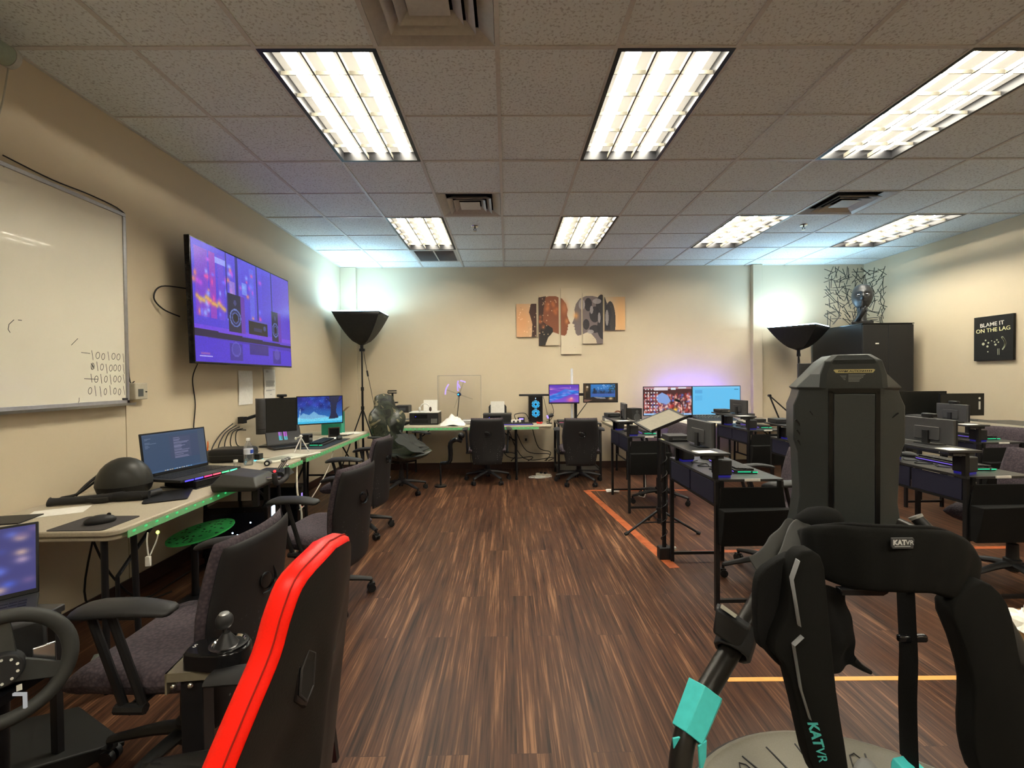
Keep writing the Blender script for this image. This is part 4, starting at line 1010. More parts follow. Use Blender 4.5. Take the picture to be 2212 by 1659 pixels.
# waist belt
bp = [(.985, 1.52, .825), (.945, 1.42, .845), (.955, 1.34, .86), (1.015, 1.285, .868), (1.108, 1.27, .868), (1.22, 1.285, .855), (1.33, 1.325, .805), (1.415, 1.38, .735), (1.46, 1.46, .66)]
Q = []
for i in range(len(bp) - 1):
    P_ = [Vector(bp[max(i - 1, 0)]), Vector(bp[i]), Vector(bp[i + 1]), Vector(bp[min(i + 2, len(bp) - 1)])]
    for k in range(8):
        t = k / 8; a_, b_, c_, d_ = P_; Q.append(.5 * ((2 * b_) + (c_ - a_) * t + (2 * a_ - 5 * b_ + 4 * c_ - d_) * t * t + (3 * b_ - a_ - 3 * c_ + d_) * t ** 3))
Q.append(Vector(bp[-1])); rings = []
for i, c in enumerate(Q):
    t = (Q[min(i + 1, len(Q) - 1)] - Q[max(i - 1, 0)]).normalized(); out = t.cross(Vector((0, 0, 1))).normalized(); up = out.cross(t)
    up = up.normalized(); s = i / (len(Q) - 1); e = max(0, min(1, 3.2 * s, 3.2 * (1 - s))) ** .6; hh = .092 * (.35 + .65 * e); tt = .024 * (.6 + .4 * e)
    rib = .003 * math.sin(s * 2 * PI * 9)
    r = []
    for k in range(16):
        a = 2 * PI * k / 16; ca, sa = math.cos(a), math.sin(a)
        r.append(V(*(c + out * (math.copysign(abs(ca) ** .5, ca) * (tt + (rib if abs(sa) < .8 else 0))) + up * math.copysign(abs(sa) ** .5, sa) * hh)))
    rings.append(r)
belt = obj('waist_belt', G().loft(rings), neoprene, vt, ang=80)
obj('belt_piping', G().tube([V(*(c + Vector((0, -.004, .092 * (.35 + .65 * max(0, min(1, 3.2 * i / (len(Q) - 1), 3.2 * (1 - i / (len(Q) - 1)))) ** .6))))) for i, c in enumerate(Q)], .006, 8), blackfab, belt)
Mb = TR(.058, .1095, -.0) @ TR(0, 0, .926) @ RX(PI / 2 - .12)
MB = Matrix.Translation(V(1.078, 1.2405, .926)) @ RX(PI / 2)
obj('logo_patch', G().prism([(-.030, .014), (.030, .014), (.034, .008), (.030, -.016), (-.026, -.016), (-.030, -.01)], 0, .004, 'xy', M=MB), dgrey, belt, bev=.001)
obj('logo_text', text_geo('KAT', .019, MB @ TR(-.008, -.005, .0045), shear=.0, bold=.0007), mat('logo_silver', (.55, .56, .55), .4), belt)
obj('logo_text', text_geo('VR', .018, MB @ TR(.020, -.005, .0045)), MATS['logo_silver'], belt)
obj('logo_line', G().box(-.022, .022, -.010, -.0088, .004, .005, M=MB), MATS['logo_silver'], belt)
obj('belt_buckle', G().prism([(-.085, .012), (.06, .012), (.055, -.004), (.04, -.011), (-.08, -.008)], -.012, .012, 'xz', M=Matrix.Translation(V(1.03, 1.30, .765))), gloss, vt, bev=.004)
# thigh pads and straps
def padp(name, pts, y, th, m, parent=vt, z=None, sub=1):
    sm = []
    n = len(pts)
    for i in range(n):
        a_, b_, c_, d_ = [Vector((pts[(i + q) % n][0], pts[(i + q) % n][1], 0)) for q in (-1, 0, 1, 2)]
        for k in range(3):
            t = k / 3; p = .5 * ((2 * b_) + (c_ - a_) * t + (2 * a_ - 5 * b_ + 4 * c_ - d_) * t * t + (3 * b_ - a_ - 3 * c_ + d_) * t ** 3); sm.append((p.x, p.y))
    cxx = sum(p[0] for p in sm) / len(sm); cz = sum(p[1] for p in sm) / len(sm)
    def ring(yy, s): return [V(cxx + (p[0] - cxx) * s, yy, cz + (p[1] - cz) * (1 - (1 - s) * .35)) for p in sm]
    g = G().loft([ring(y - th / 2, .93), ring(y - th * .45, .98), ring(y - th * .3, 1), ring(y + th * .3, 1), ring(y + th * .45, .98), ring(y + th / 2, .93)])
    return obj(name, g, m, parent, ang=60)
th = padp('thigh_pad', [(.758, .905), (.825, .910), (.845, .775), (.868, .548), (.900, .345), (.892, .318), (.815, .314), (.765, .50), (.735, .61), (.70, .66), (.735, .76)], 1.22, .05, neoprene)
padp('thigh_flap', [(.80, .90), (.82, .80), (.82, .62), (.78, .585), (.742, .59), (.70, .635), (.682, .66), (.676, .79), (.70, .86)], 1.25, .03, blackfab)
obj('reflective_stripe', G().tube([V(*p) for p in ((.757, 1.185, .905), (.742, 1.188, .855), (.762, 1.188, .73))], .0095, 4, flat=.3), reflect, th)
obj('reflective_stripe', G().tube([V(*p) for p in ((.770, 1.187, .702), (.746, 1.187, .680), (.765, 1.187, .563), (.790, 1.187, .482))], .0085, 4, flat=.3), reflect, th)
MK = Matrix.Translation(V(.788, 1.1935, .468)) @ RX(PI / 2) @ RZ(-1.30)
obj('logo_text', text_geo('KAT', .036, MK, align='LEFT', shear=.3, bold=.0012), mat('teal_print', lin((70, 165, 160)), .5), th)
obj('logo_text', text_geo('VR', .034, MK @ TR(.072, .001, 0), align='LEFT', shear=.3), MATS['teal_print'], th)
padp('thigh_pad', [(1.25, .73), (1.335, .80), (1.41, .735), (1.445, .592), (1.495, .374), (1.51, .20), (1.37, .20), (1.318, .33), (1.318, .499), (1.285, .622)], 1.30, .06, neoprene)
obj('belt_webbing', G().tube([V(*p) for p in ((1.35, 1.36, .80), (1.45, 1.38, .74), (1.50, 1.42, .62), (1.46, 1.42, .55), (1.62, 1.46, .53))], .014, 8, smooth=4, flat=.4), blackfab, vt)
st = obj('leg_strap', G().tube([V(*p) for p in ((1.128, 1.285, .80), (1.120, 1.27, .70), (1.112, 1.255, .60), (1.105, 1.25, .50), (1.103, 1.245, .40), (1.102, 1.24, .315))], .031, 4, smooth=3, flat=.12).xf(Matrix.Identity(4)), blackfab, vt)
obj('strap_buckle', G().box(-.040, .040, -.008, .008, -.010, .010, M=Matrix.Translation(V(1.122, 1.255, .652))), gloss, st, bev=.005)
# hanging cloth flaps
def sheetc(name, c4, m, amp=.012, nu=14, nv=12, parent=None, seed=0, th=.004):
    A, B, Cc, D = [Vector(p) for p in c4]; vs = []; fs = []
    for j in range(nv + 1):
        for i in range(nu + 1):
            u, v = i / nu, j / nv; p = (A * (1 - u) + B * u) * (1 - v) + (D * (1 - u) + Cc * u) * v
            nn = noise.noise(Vector((u * 3 + seed, v * 2.2, seed))) ; p = p + Vector((0, 1, .3)) * nn * amp * 2.2 + Vector((0, -1, 0)) * amp * math.sin(PI * v) * math.sin(PI * u) + Vector((1, 0, 0)) * noise.noise(Vector((v * 4, seed, 1))) * amp * (1 if 0 < i < nu else 1.2)
            vs.append(p)
    for j in range(nv):
        for i in range(nu): a = j * (nu + 1) + i; fs.append((a, a + 1, a + nu + 2, a + nu + 1))
    o = obj(name, G().add(vs, fs), m, parent, ang=180); s = o.modifiers.new('thick', 'SOLIDIFY'); s.thickness = th; s.offset = 0
    o.modifiers.new('sub', 'SUBSURF').render_levels = 1; return o
obj('cloth_bundle', G().tube([V(*p) for p in ((1.02, 1.60, .85), (1.06, 1.57, .885), (1.12, 1.58, .88), (1.16, 1.62, .84))], [.03, .045, .045, .03], 14, smooth=4), blackfab, vt, ang=80)
drape = mat('drape_fabric', (.022, .022, .020), .55, scale=300)
sheetc('harness_flap', [V(.97, 1.58, .89), V(1.055, 1.52, .865), V(.79, 1.355, .722), V(.752, 1.42, .815)], drape, .014, parent=vt, seed=3)
sheetc('harness_flap', [V(.99, 1.56, .895), V(1.06, 1.50, .86), V(.93, 1.34, .80), V(.80, 1.40, .80)], drape, .012, parent=vt, seed=8)
sheetc('inner_flap', [V(.87, 1.33, .79), V(1.005, 1.35, .745), V(1.055, 1.36, .51), V(.875, 1.32, .50)], blackfab, .014, parent=vt, seed=12)
obj('flap_tail', G().tube([V(1.03, 1.36, .53), V(1.06, 1.36, .505), V(1.09, 1.36, .488)], [.016, .009, .006], 8, smooth=3), blackfab, vt)

# ================================================================ RACING RIG, LAPTOP AT LEFT EDGE
t = thing('racing_wheel', 'black racing wheel on a stand at the lower left edge of the photo', 'steering wheel', (-1.32, 1.19, 0), 0)
MW = TR(-1.255 + 1.32, 1.135 - 1.19, .68) @ RZ(-.70) @ RY(-.12) @ RY(PI / 2)   # local z is the wheel axis
rim = G(); n = 48
vs = []; fs = []
for i in range(n):
    a = 2 * PI * i / n
    for k in range(12):
        b = 2 * PI * k / 12; r = .125 + .0175 * math.cos(b); vs.append((r * math.cos(a), r * math.sin(a), .0175 * math.sin(b)))
for i in range(n):
    for k in range(12): fs.append((i * 12 + k, i * 12 + (k + 1) % 12, ((i + 1) % n) * 12 + (k + 1) % 12, ((i + 1) % n) * 12 + k))
rm = obj('rim', rim.add(vs, fs, 0, MW), mat('rim_leather', (.035, .036, .034), .55), t, ang=80)
g = G()
for a in (PI, PI + 2.0, PI - 2.0):
    M = MW @ RZ(a); g.prism([(.03, -.028), (.115, -.018), (.115, .018), (.03, .028)], -.006, .004, 'xy', M=M)
obj('spokes', g, mat('spoke_grey', (.07, .075, .075), .35, .5), t, bev=.003)
g = G().cyl(MW @ Vector((0, 0, -.01)), MW @ Vector((0, 0, .022)), .046, .038, 28)
hub = obj('hub', g, black2, t, bev=.003)
g = G(); r2 = random.Random(1)
for k in range(10):
    a = 2 * PI * k / 10; g.cyl(MW @ Vector((.028 * math.cos(a), .028 * math.sin(a), .022)), MW @ Vector((.028 * math.cos(a), .028 * math.sin(a), .026)), .003, n=8)
g.box(.048, .062, .024, .034, .004, .009, M=MW).box(.048, .066, -.05, -.038, .004, .009, M=MW); obj('buttons', g, white, hub)
obj('paddle', G().box(-.02, .03, .055, .10, -.03, -.024, M=MW), silver, t, bev=.004); obj('paddle', G().box(-.02, .03, -.10, -.055, -.03, -.024, M=MW), silver, t, bev=.004)
obj('wheel_base', G().cyl(MW @ Vector((0, 0, -.01)), MW @ Vector((0, 0, -.10)), .03, n=16).box(-.075, .075, -.09, .09, -.26, -.09, M=MW), black2, t, bev=.01)
obj('stand', G().tube([(-.1, .09, .60), (-.12, .10, .3), (-.12, .12, .03)], .022, 10).box(-.22, .0, .0, .22, 0, .03).box(-.16, .02, -.03, .14, .56, .585), bmetal, t)
obj('white_corner_mark', G().box(.145, .175, -.105, -.100, .648, .654).box(.169, .175, -.105, -.100, .618, .654), emat('mark_self_glow', (1, 1, 1), .35), t)  # sticker given a glow of its own to look bright white
t = thing('pedal_unit', 'dark pedal unit lying on the floor under the racing wheel', 'pedals', (-1.72, 1.70, 0), -.5)
obj('base', G().prism([(-.14, 0), (.16, 0), (.16, .02), (-.10, .11), (-.14, .11)], -.2, .2, 'xz', M=RZ(PI / 2)), mat('pedal_grey', (.014, .014, .013), .55), t, bev=.006)
for k in range(3): obj('pedal', G().prism([(-.02, .03), (.02, .03), (.024, .11), (-.024, .11)], -.18, -.17, 'xz', M=TR(-.11 + k * .11, 0, 0)).box(-.11 + k * .11 - .008, -.11 + k * .11 + .008, -.172, -.05, .03, .05), silver, t, bev=.002)
# shifter
t = thing('gear_shifter', 'glossy black gear shifter with round knob on a tall stand beside the red chair', 'gear shifter', (-.87, 1.345, 0), .1)
obj('gate_body', G().prism(smooth_poly([(-.075, -.035), (-.02, -.05), (.05, -.055), (.09, -.02), (.085, .03), (.04, .05), (-.03, .045), (-.075, .03), (-.075, -.035)], 4)[:-1], .560, .612, 'xy', M=TR(.01, 0, 0)), gloss, t, bev=.006)
obj('gate_ring', G().lathe([(.048, .612), (.052, .618), (.044, .619), (.040, .614)], c=(.045, -.002, 0), n=32), chrome, t)
obj('boot', G().lathe([(.034, .612), (.022, .63), (.010, .648)], c=(.038, -.002, 0), n=20), black, t)
k_ = obj('shift_knob', G().ell((.032, -.0, .682), .024, .024, .025, 20, 14).cyl((.034, 0, .63), (.032, 0, .67), .006, n=10), black2, t)
obj('knob_cap', G().lathe([(.0145, .7015), (.012, .7055), (.002, .7075)], c=(.032, 0, 0), n=20), alu, k_)
obj('emblem', text_geo('S', .022, TR(-.050, -.006, .6125)), white, t)
obj('bracket', G().box(-.11, .02, -.04, .04, .535, .56).box(-.11, -.105, -.04, .04, .50, .56), mat('bracket_tan', (.16, .14, .10), .5), t)
obj('bolt', G().ell((-.085, -.045, .525), .008, .006, .008, 10, 8), chrome, t); obj('bolt', G().ell((-.04, -.045, .525), .008, .006, .008, 10, 8), chrome, t)
obj('post', G().box(-.075, -.015, -.03, .03, .03, .545), bmetal, t, bev=.003); obj('post_foot', G().box(-.13, .05, -.05, .05, 0, .03), bmetal, t, bev=.004)
# laptop on a small side table
t = thing('side_table', 'small black side table at the left edge under a laptop', 'table', (-1.84, 1.42, 0), 0)
obj('tabletop', G().box(-.26, .26, -.22, .22, .575, .60), deskblack, t, bev=.004)
for sx in (-1, 1):
    for sy in (-1, 1): obj('leg', G().box(sx * .24 - .012, sx * .24 + .012, sy * .2 - .012, sy * .2 + .012, 0, .575), deskframe, t)
def laptop(name, label, loc, rz, w, d, ang, pic, kb_led=False, th=.02):
    t = thing(name, label, 'laptop', loc, rz)
    b = obj('base', G().box(-w / 2, w / 2, -d / 2, d / 2, .002, th), black2, t, bev=.004)
    g = G()
    for r in range(5):
        for c in range(14): x = -w * .43 + c * w * .86 / 14; y = d * .36 - r * d * .11; g.box(x + .001, x + w * .86 / 14 - .002, y - d * .1, y - .002, th, th + .002)
    obj('keys', g, black, b)
    obj('touchpad', G().box(-w * .14, w * .14, -d * .44, -d * .22, th, th + .0006), dgrey, b)
    M = TR(0, d / 2 - .006, th) @ RX(-ang); hh = d * .98
    lid = obj('lid', G().box(-w / 2, w / 2, 0, .008, 0, hh, M=M), black, t, bev=.003)
    picture('screen', pic, M @ TR(0, -.0012, hh / 2 + .004), w * .955, hh * .90, screen_m, lid)
    return t
p = Pic(80, 45, C(60, 60, 120), ar=1.7); rr = random.Random(8)
for k in range(60): p.glow(rr.random(), rr.random(), .05, .05, C(*rr.choice([(90, 110, 210), (200, 170, 190), (60, 70, 150), (230, 190, 160), (110, 90, 140), (70, 100, 220)])), .7)
laptop('laptop', 'open laptop with a colourful blue and pink screen, cut by the left edge', (-1.77, 1.47, .6002), .75, .37, .26, .28, p)
# ================================================================ ON THE LEFT TABLES
o = obj('mouse_pad', G().prism([(p[0] * 1, p[1]) for p in rounded(.25, .21, .015)], 0, .003, 'xy'), mat('pad_grey', (.05, .045, .045), .8)); o.location = (-1.885, 2.105, TZ); tag(o, 'dark mouse pad at the near end of the left table', 'mouse pad')
c = dup(MS0, 'large black wireless mouse lying on the dark mouse pad, left table', (-1.858, 2.10, TZ + .0032), -.95); c['group'] = ''; del c['group']
# headset (cap-like visor) and long prop stock
t = thing('vr_headset', 'black domed headset with straps on the left table, left of the open laptop', 'headset', (-2.21, 2.66, TZ), .35)
g = G().ell((0, 0, 0), .135, .115, .155, 24, 14); 
for v in g.v: v.z = max(v.z, -.0) + .0
g.xf(TR(0, 0, .055)); obj('dome', g, mat('headset_shell', (.03, .03, .027), .38), t, ang=80)
obj('visor', G().loft([[(.135 * math.cos(a) * k, .12 * math.sin(a) * k + dy, z) for a in [2 * PI * q / 24 for q in range(24)]] for k, z, dy in ((.80, 0, 0), (.92, .02, 0), (1.0, .056, 0))]), black, t)
obj('strap', G().tube([(-.11, -.02, .10), (-.19, -.05, .03), (-.26, -.06, .014), (-.15, -.12, .014), (-.05, -.12, .03)], .011, 8, smooth=5, flat=.6), rubber, t)
obj('strap', G().tube([(-.12, .03, .12), (-.17, .0, .07), (-.21, -.03, .015)], .013, 8, smooth=5, flat=.6), black2, t)
t = thing('prop_gun_stock', 'long black prop stock with rounded tip lying on the near left table', 'prop gun', (-2.20, 2.47, TZ), .34)
obj('barrel', G().tube([(-.20, 0, .024), (-.17, 0, .022), (0, 0, .022), (.12, -.005, .026)], [.024, .019, .020, .026], 12, smooth=3), black2, t)
obj('stock', G().tube([(.08, -.01, .026), (.16, -.02, .024), (.24, -.025, .024)], [.024, .026, .022], 12, smooth=3).tube([(-.05, 0, .02), (-.0, -.03, .018), (.06, -.03, .018)], .014, 8), black, t)
obj('grip', G().tube([(.20, -.04, .020), (.24, .02, .022), (.26, .06, .022)], [.018, .02, .02], 10), black2, t)
for k, (x, y, r, m, n, l) in enumerate(((-2.36, 2.16, .2, black2, 'notebook', 'dark flat notebook at the wall end of the near left table'), (-2.24, 2.30, .5, paper, 'loose_paper', 'loose pale paper at the wall side of the near left table'))):
    o = obj(n, G().box(-.11, .11, -.075, .075, 0, .006 if k == 0 else .0008), m); o.location = (x, y, TZ); o.rotation_euler = (0, 0, r); tag(o, l, 'notebook' if k == 0 else 'paper')
# main laptop on stand
p = Pic(120, 68, C(52, 72, 100), ar=1.75); rr = random.Random(4)
p.rect(0, 0, 1, .04, C(60, 78, 104)).rect(0, .955, 1, 1, C(58, 84, 118)).rect(.40, .1, 1, .72, C(58, 70, 98)).rect(.46, .14, .74, .72, C(66, 74, 102))
for k in range(24): p.rect(.47, .14 + k * .024, .47 + rr.uniform(.08, .26), .15 + k * .024, C(128, 130, 160), .8)
for k in range(8): p.rect(.03, .10 + k * .035, .03 + rr.uniform(.04, .3 if k == 4 else .1), .112 + k * .035, C(110, 125, 150), .7)
for k in range(12): p.rect(.28 + k * .038, .965, .305 + k * .038, .99, C(*rr.choice([(190, 210, 230), (120, 180, 230), (200, 180, 120), (200, 210, 215)])))
p.rect(.88, .03, 1, .95, C(62, 76, 96))
t = laptop('laptop', 'large open laptop with code on a blue-grey screen, near left table', (-1.98, 2.92, TZ + .048), 1.33, .44, .27, .12, p)
g = G(); r3 = [(0.05, .05, .9)] * 4 + [(.05, .05, .9)]
cols = [(.08, .06, 1), (.1, .08, 1), (.8, .05, .2), (1, .1, .15), (.1, .9, .3), (.1, 1, .5)]
for k in range(12):
    nm = 'rgb_%d' % (k // 2); m = emat(nm, cols[k // 2], 2.0)
for k in range(6):
    obj('light_segment', G().box(-.19 + k * .064, -.135 + k * .064, -.1375, -.1352, .004, .012), emat('rgb_%d' % k, cols[k], 2.0), t)
t = thing('laptop_stand', 'black folding stand holding the large open laptop', 'stand', (-1.98, 2.92, TZ), 1.33)
obj('base_plate', G().box(-.15, .15, -.17, .10, 0, .006), bmetal, t, bev=.002); obj('arm', G().box(-.13, -.11, -.15, .09, .006, .046).box(.11, .13, -.15, .09, .006, .046).box(-.14, .14, -.16, -.14, .006, .046), bmetal, t, bev=.003)
o = obj('drawing_tablet', G().prism(rounded(.20, .27, .02), 0, .007, 'xy'), black); o.location = (-1.90, 2.58, TZ); o.rotation_euler = (0, 0, .5); tag(o, 'thin black tablet lying in front of the laptop stand', 'tablet')
# pencil cup
t = thing('pen_cup', 'cup of orange and white pens by the wall behind the open laptop', 'cup', (-2.40, 3.66, TZ))
obj('cup', G().lathe([(.03, 0), (.032, .09), (.029, .09), (.027, .004)], n=20), grey, t)
for k in range(5): a = k * 1.25; obj('pen', G().cyl((.012 * math.cos(a), .012 * math.sin(a), .01), (.024 * math.cos(a), .024 * math.sin(a), .15 + .01 * (k % 2)), .004, n=8), emat('pen_orange', (.0, .0, .0), 0) if False else mat('pen_orange', (.75, .16, .03), .4), t)
t = thing('carrying_case', 'black zipped carrying case on the left table beside the water bottle', 'case', (-2.20, 3.70, TZ), .1)
obj('body', G().box(-.15, .15, -.11, .11, 0, .105), black, t, bev=.03, seg=4); obj('zip', G().box(-.152, .152, -.112, .112, .054, .057), dgrey, t, bev=.001)
t = thing('water_bottle', 'clear plastic water bottle with a blue label on the left table', 'bottle', (-1.97, 3.50, TZ))
obj('bottle', G().lathe([(.028, 0), (.032, .006), (.031, .03), (.032, .06), (.031, .09), (.032, .12), (.030, .145), (.014, .175), (.0125, .19)], n=24), clear_water, t)
obj('cap', G().lathe([(.0145, .187), (.0145, .203), (.012, .206)], n=20), white, t); obj('label', G().lathe([(.0325, .085), (.0325, .125)], n=24), mat('label_pale', (.6, .64, .75), .5), t); obj('label_print', G().box(.020, .0335, -.02, .01, .092, .118), blue_label, t)
t = thing('pill_vial', 'small clear vial with white cap in front of the black case', 'bottle', (-1.985, 3.36, TZ)); obj('vial', G().cyl((0, 0, 0), (0, 0, .05), .013, n=16), clear_water, t); obj('cap', G().cyl((0, 0, .05), (0, 0, .066), .015, n=16), white, t)
t = thing('glowing_gadget', 'small black gadget with a cyan glowing base behind the water bottle', 'gadget', (-2.00, 3.70, TZ)); obj('body', G().box(-.02, .02, -.03, .03, .008, .055), black, t, bev=.003); obj('glow', G().box(-.022, .022, -.032, .032, 0, .008), emat('cyan_glow', (.1, .8, 1), 2), t)
t = thing('calculator_keyboard', 'white flat device with a grey screen at the front edge of the left table', 'tablet', (-1.83, 3.74, TZ), -.35)
obj('body', G().prism(rounded(.19, .36, .02), 0, .016, 'xy'), mat('offwhite', (.62, .62, .52), .45), t, bev=.004); obj('display', G().box(-.06, .06, -.13, .05, .016, .0168), mat('lcd_olive', (.32, .34, .26), .3), t); obj('pen', G().cyl((.085, .14, .008), (.09, .32, .008), .006, n=8), white, t)
t = thing('mini_webcam', 'small grey desk webcam lying at the front edge of the left table', 'webcam', (-1.80, 3.44, TZ), .3); obj('body', G().ell((0, .05, .022), .024, .04, .022, 16, 10), grey, t); obj('lens', G().cyl((0, -.0, .022), (0, .02, .022), .021, n=20), black, t); obj('lens_ring', G().cyl((0, -.003, .022), (0, .0, .022), .010, n=16), white, t)
t = thing('phone_tripod', 'small white folding tripod standing on the left table', 'tripod', (-1.84, 4.10, TZ)); g = G()
for a in (0, 2.1, 4.2): g.cyl((.07 * math.cos(a), .07 * math.sin(a), .005), (0, 0, .13), .005, n=8)
obj('legs', g, white, t); obj('head', G().ell((0, 0, .14), .014, .014, .014, 12, 8).cyl((0, 0, .14), (-.05, .02, .12), .006, n=8).ell((-.055, .02, .118), .012, .012, .012, 10, 8), white, t)
# yoke
t = thing('flight_yoke', 'black flight yoke with control handle clamped to the near left table', 'flight controller', (-1.575, 2.80, TZ), .08); t.scale = (.72, .72, .85)
g = G().loft([[(-.20, -.19, .0), (.13, -.20, .0), (.15, .19, 0), (-.19, .2, 0)], [(-.21, -.2, .05), (.16, -.21, .03), (.17, .2, .03), (-.2, .21, .05)], [(-.15, -.13, .115), (.10, -.13, .085), (.11, .14, .085), (-.14, .15, .115)]])
obj('housing', g, mat('yoke_plastic', (.035, .034, .03), .38), t, bev=.012, seg=3)
obj('shaft', G().cyl((.14, 0, .05), (.26, 0, .055), .012, n=14), silver, t)
h = obj('handle', G().tube([(.26, -.13, .11), (.262, -.12, .05), (.262, -.05, .03), (.262, .05, .03), (.262, .12, .05), (.26, .13, .11)], [.020, .022, .018, .018, .022, .020], 12, smooth=4), black2, t, ang=70)
obj('hat_button', G().ell((.262, -.13, .125), .012, .012, .01, 10, 8), led_red, h); obj('hat_button', G().ell((.262, .13, .125), .014, .014, .01, 10, 8), silver, h)
obj('table_clamp', G().box(-.09, -.06, -.12, -.08, -.001, .0).box(.08, .12, -.12, -.08, -.12, .0), black, t); obj('table_clamp', G().box(.08, .12, .08, .12, -.12, .0), black, t)
t = thing('throttle_quadrant', 'black throttle quadrant with silver levers clamped beside the flight yoke', 'flight controller', (-1.56, 3.12, TZ), .05)
obj('housing', G().loft([[(-.12, -.06, -.0), (.08, -.06, -.0), (.08, .08, -.0), (-.12, .08, .0)], [(-.11, -.055, .04), (.05, -.055, .03), (.05, .075, .03), (-.11, .075, .04)]]).box(-.10, -.06, -.03, .05, -.001, .0), black, t, bev=.006)
for k in range(3): l = obj('lever', G().cyl((0, -.035 + k * .04, .03), (.05, -.035 + k * .04, .10), .004, n=8), silver, t); obj('lever_knob', G().ell((.052, -.035 + k * .04, .105), .016, .014, .012, 12, 8), grey, l)
# VESA arm, two monitors
t = thing('dual_screen_stand', 'black pole with folding arms holding the two left-table monitors', 'monitor stand', (-2.30, 4.46, TZ))
obj('base', G().prism(rounded(.16, .16, .03), 0, .015, 'xy'), black, t, bev=.003); obj('pole', G().cyl((0, 0, .015), (0, 0, .46), .018, n=16), bmetal, t)
obj('arm', G().tube([(0, 0, .30), (-.10, -.06, .305)], .02, 8).tube([(-.10, -.06, .305), (-.13, -.22, .28)], .016, 8).box(-.15, -.10, -.27, -.21, .25, .31), black, t); obj('arm', G().tube([(0, 0, .36), (.05, .25, .37), (.04, .50, .34)], .018, 8), black, t)
def screen_on(name, label, loc, rz, w, h, pic, th=.03, m=None, tilt=0.0, cat='monitor', grp=None, back=None):
    t = thing(name, label, cat, loc, rz, grp); M = RX(tilt)       # faces -y
    obj('bezel', G().box(-w / 2, w / 2, 0, th * .5, -h / 2, h / 2, M=M), black, t, bev=.003)
    obj('back_housing', G().box(-w * .35, w * .35, th * .5, th + .01, -h * .3, h * .3, M=M), black2, t, bev=.006)
    if pic is not None: picture('screen', pic, M @ TR(0, -.0012, .002), w - .02, h - .022, m or screen_m, t)
    else: obj('screen', G().box(-w / 2 + .01, w / 2 - .01, -.0012, 0, -h / 2 + .01, h / 2 - .01, M=M), mat('screen_off', (.02, .02, .019), .3), t)
    return t
p = Pic(110, 66, ar=1.7); p.grad(C(20, 30, 120), C(40, 130, 200)); rr = random.Random(6)
for k in range(26): p.glow(rr.uniform(0, .75), rr.uniform(0, .45), .06, .08, C(*rr.choice([(20, 20, 90), (40, 100, 210), (60, 60, 190), (20, 60, 160)])), .6)
for k in range(90): p.glow(rr.uniform(0, .8), rr.uniform(0, .6), .004, .006, C(150, 200, 250), .8)
p.poly([(.0, 1), (0, .78), (.3, .82), (.6, .78), (.75, .8), (1, .76), (1, 1)], C(110, 205, 235)); p.poly([(0, .78), (.12, .60), (.25, .68), (.36, .55), (.46, .68), (.6, .72), (.7, .78), (.3, .84)], C(140, 195, 225), .75)
p.line(.03, .9, .06, .45, .012, C(190, 225, 245), .8).poly([(.68, .84), (.73, .7), (.74, .4), (.70, .0), (.95, .0), (.88, .3), (.86, .6), (.92, .82), (.8, .85)], C(34, 40, 70)).line(.80, .3, .64, .05, .02, C(24, 34, 80)).line(.84, .3, 1, .08, .02, C(24, 34, 80))
p.rect(0, .93, 1, 1, C(40, 170, 220), .7).noise(.08, 2)
screen_on('monitor', 'monitor showing a blue snowy night scene with a tree, left table', (-2.03, 5.0, 1.052), .52, .47, .31, p)
screen_on('monitor', 'tall dark monitor with a webcam on top, left table', (-2.19, 4.47, 1.045), .75, .28, .33, None)
t = thing('curved_monitor_back', 'dark monitor turned away toward the wall, back to back with the dark one', 'monitor', (-2.335, 4.37, 1.04), .45)
obj('back_shell', G().pad(lambda q: .045, -.17, .17, lambda u, q: -.02 + .03 * u * u, .05, p=8), dgrey, t, ang=70); obj('stripe', G().box(-.04, .04, -.05, -.046, -.12, -.115), black, t)
t = thing('webcam', 'black webcam clipped on top of the tall dark monitor', 'webcam', (-2.185, 4.47, 1.211), .75); obj('body', G().box(-.045, .045, -.02, .012, .008, .034), black, t, bev=.008); obj('clip', G().box(-.015, .015, -.01, .03, .0, .008), black, t)
p = Pic(60, 40, C(20, 20, 24), ar=1.5).rect(.35, .1, .45, .8, C(150, 90, 190)).rect(.5, .1, .6, .8, C(170, 80, 200)).rect(.35, .55, .45, .8, C(60, 170, 190)).rect(.5, .6, .6, .8, C(60, 170, 190)).rect(.41, .15, .43, .75, C(20, 20, 24)).rect(.55, .15, .57, .75, C(20, 20, 24))
laptop('laptop', 'dark laptop with purple and teal level bars, tilted under the dark monitor', (-2.08, 4.37, TZ), .75, .32, .20, .45, p)
o = obj('desk_mat', G().prism(rounded(.28, .74, .03), 0, .004, 'xy'), black2); o.location = (-1.84, 4.62, TZ); tag(o, 'long black desk mat in the middle of the far left table', 'desk mat')
o = dup(KB, 'black keyboard lying on the long desk mat of the far left table', (-1.86, 4.62, TZ + .0045), .05); del o['group']
o = dup(MS0, 'small black mouse on the far end of the long desk mat', (-1.80, 4.92, TZ + .0045), .2); del o['group']
t = thing('router_box', 'black box-shaped device behind the long desk mat on the far left table', 'device', (-2.12, 4.72, TZ), .1); obj('case', G().box(-.10, .10, -.06, .06, 0, .085), black, t, bev=.006); obj('front', G().box(.1, .101, -.05, .05, .01, .07), gloss, t)
t = thing('small_frame', 'small dark picture frame standing on the far left table', 'picture frame', (-1.93, 5.12, TZ), .5); obj('frame', G().box(-.06, .06, -.008, .008, 0, .11).box(-.04, .04, .0, .07, 0, .005), mat('frame_brown', (.05, .03, .022), .4), t, bev=.002); obj('picture', G().box(-.05, .05, -.0095, -.008, .012, .098), gloss, t)
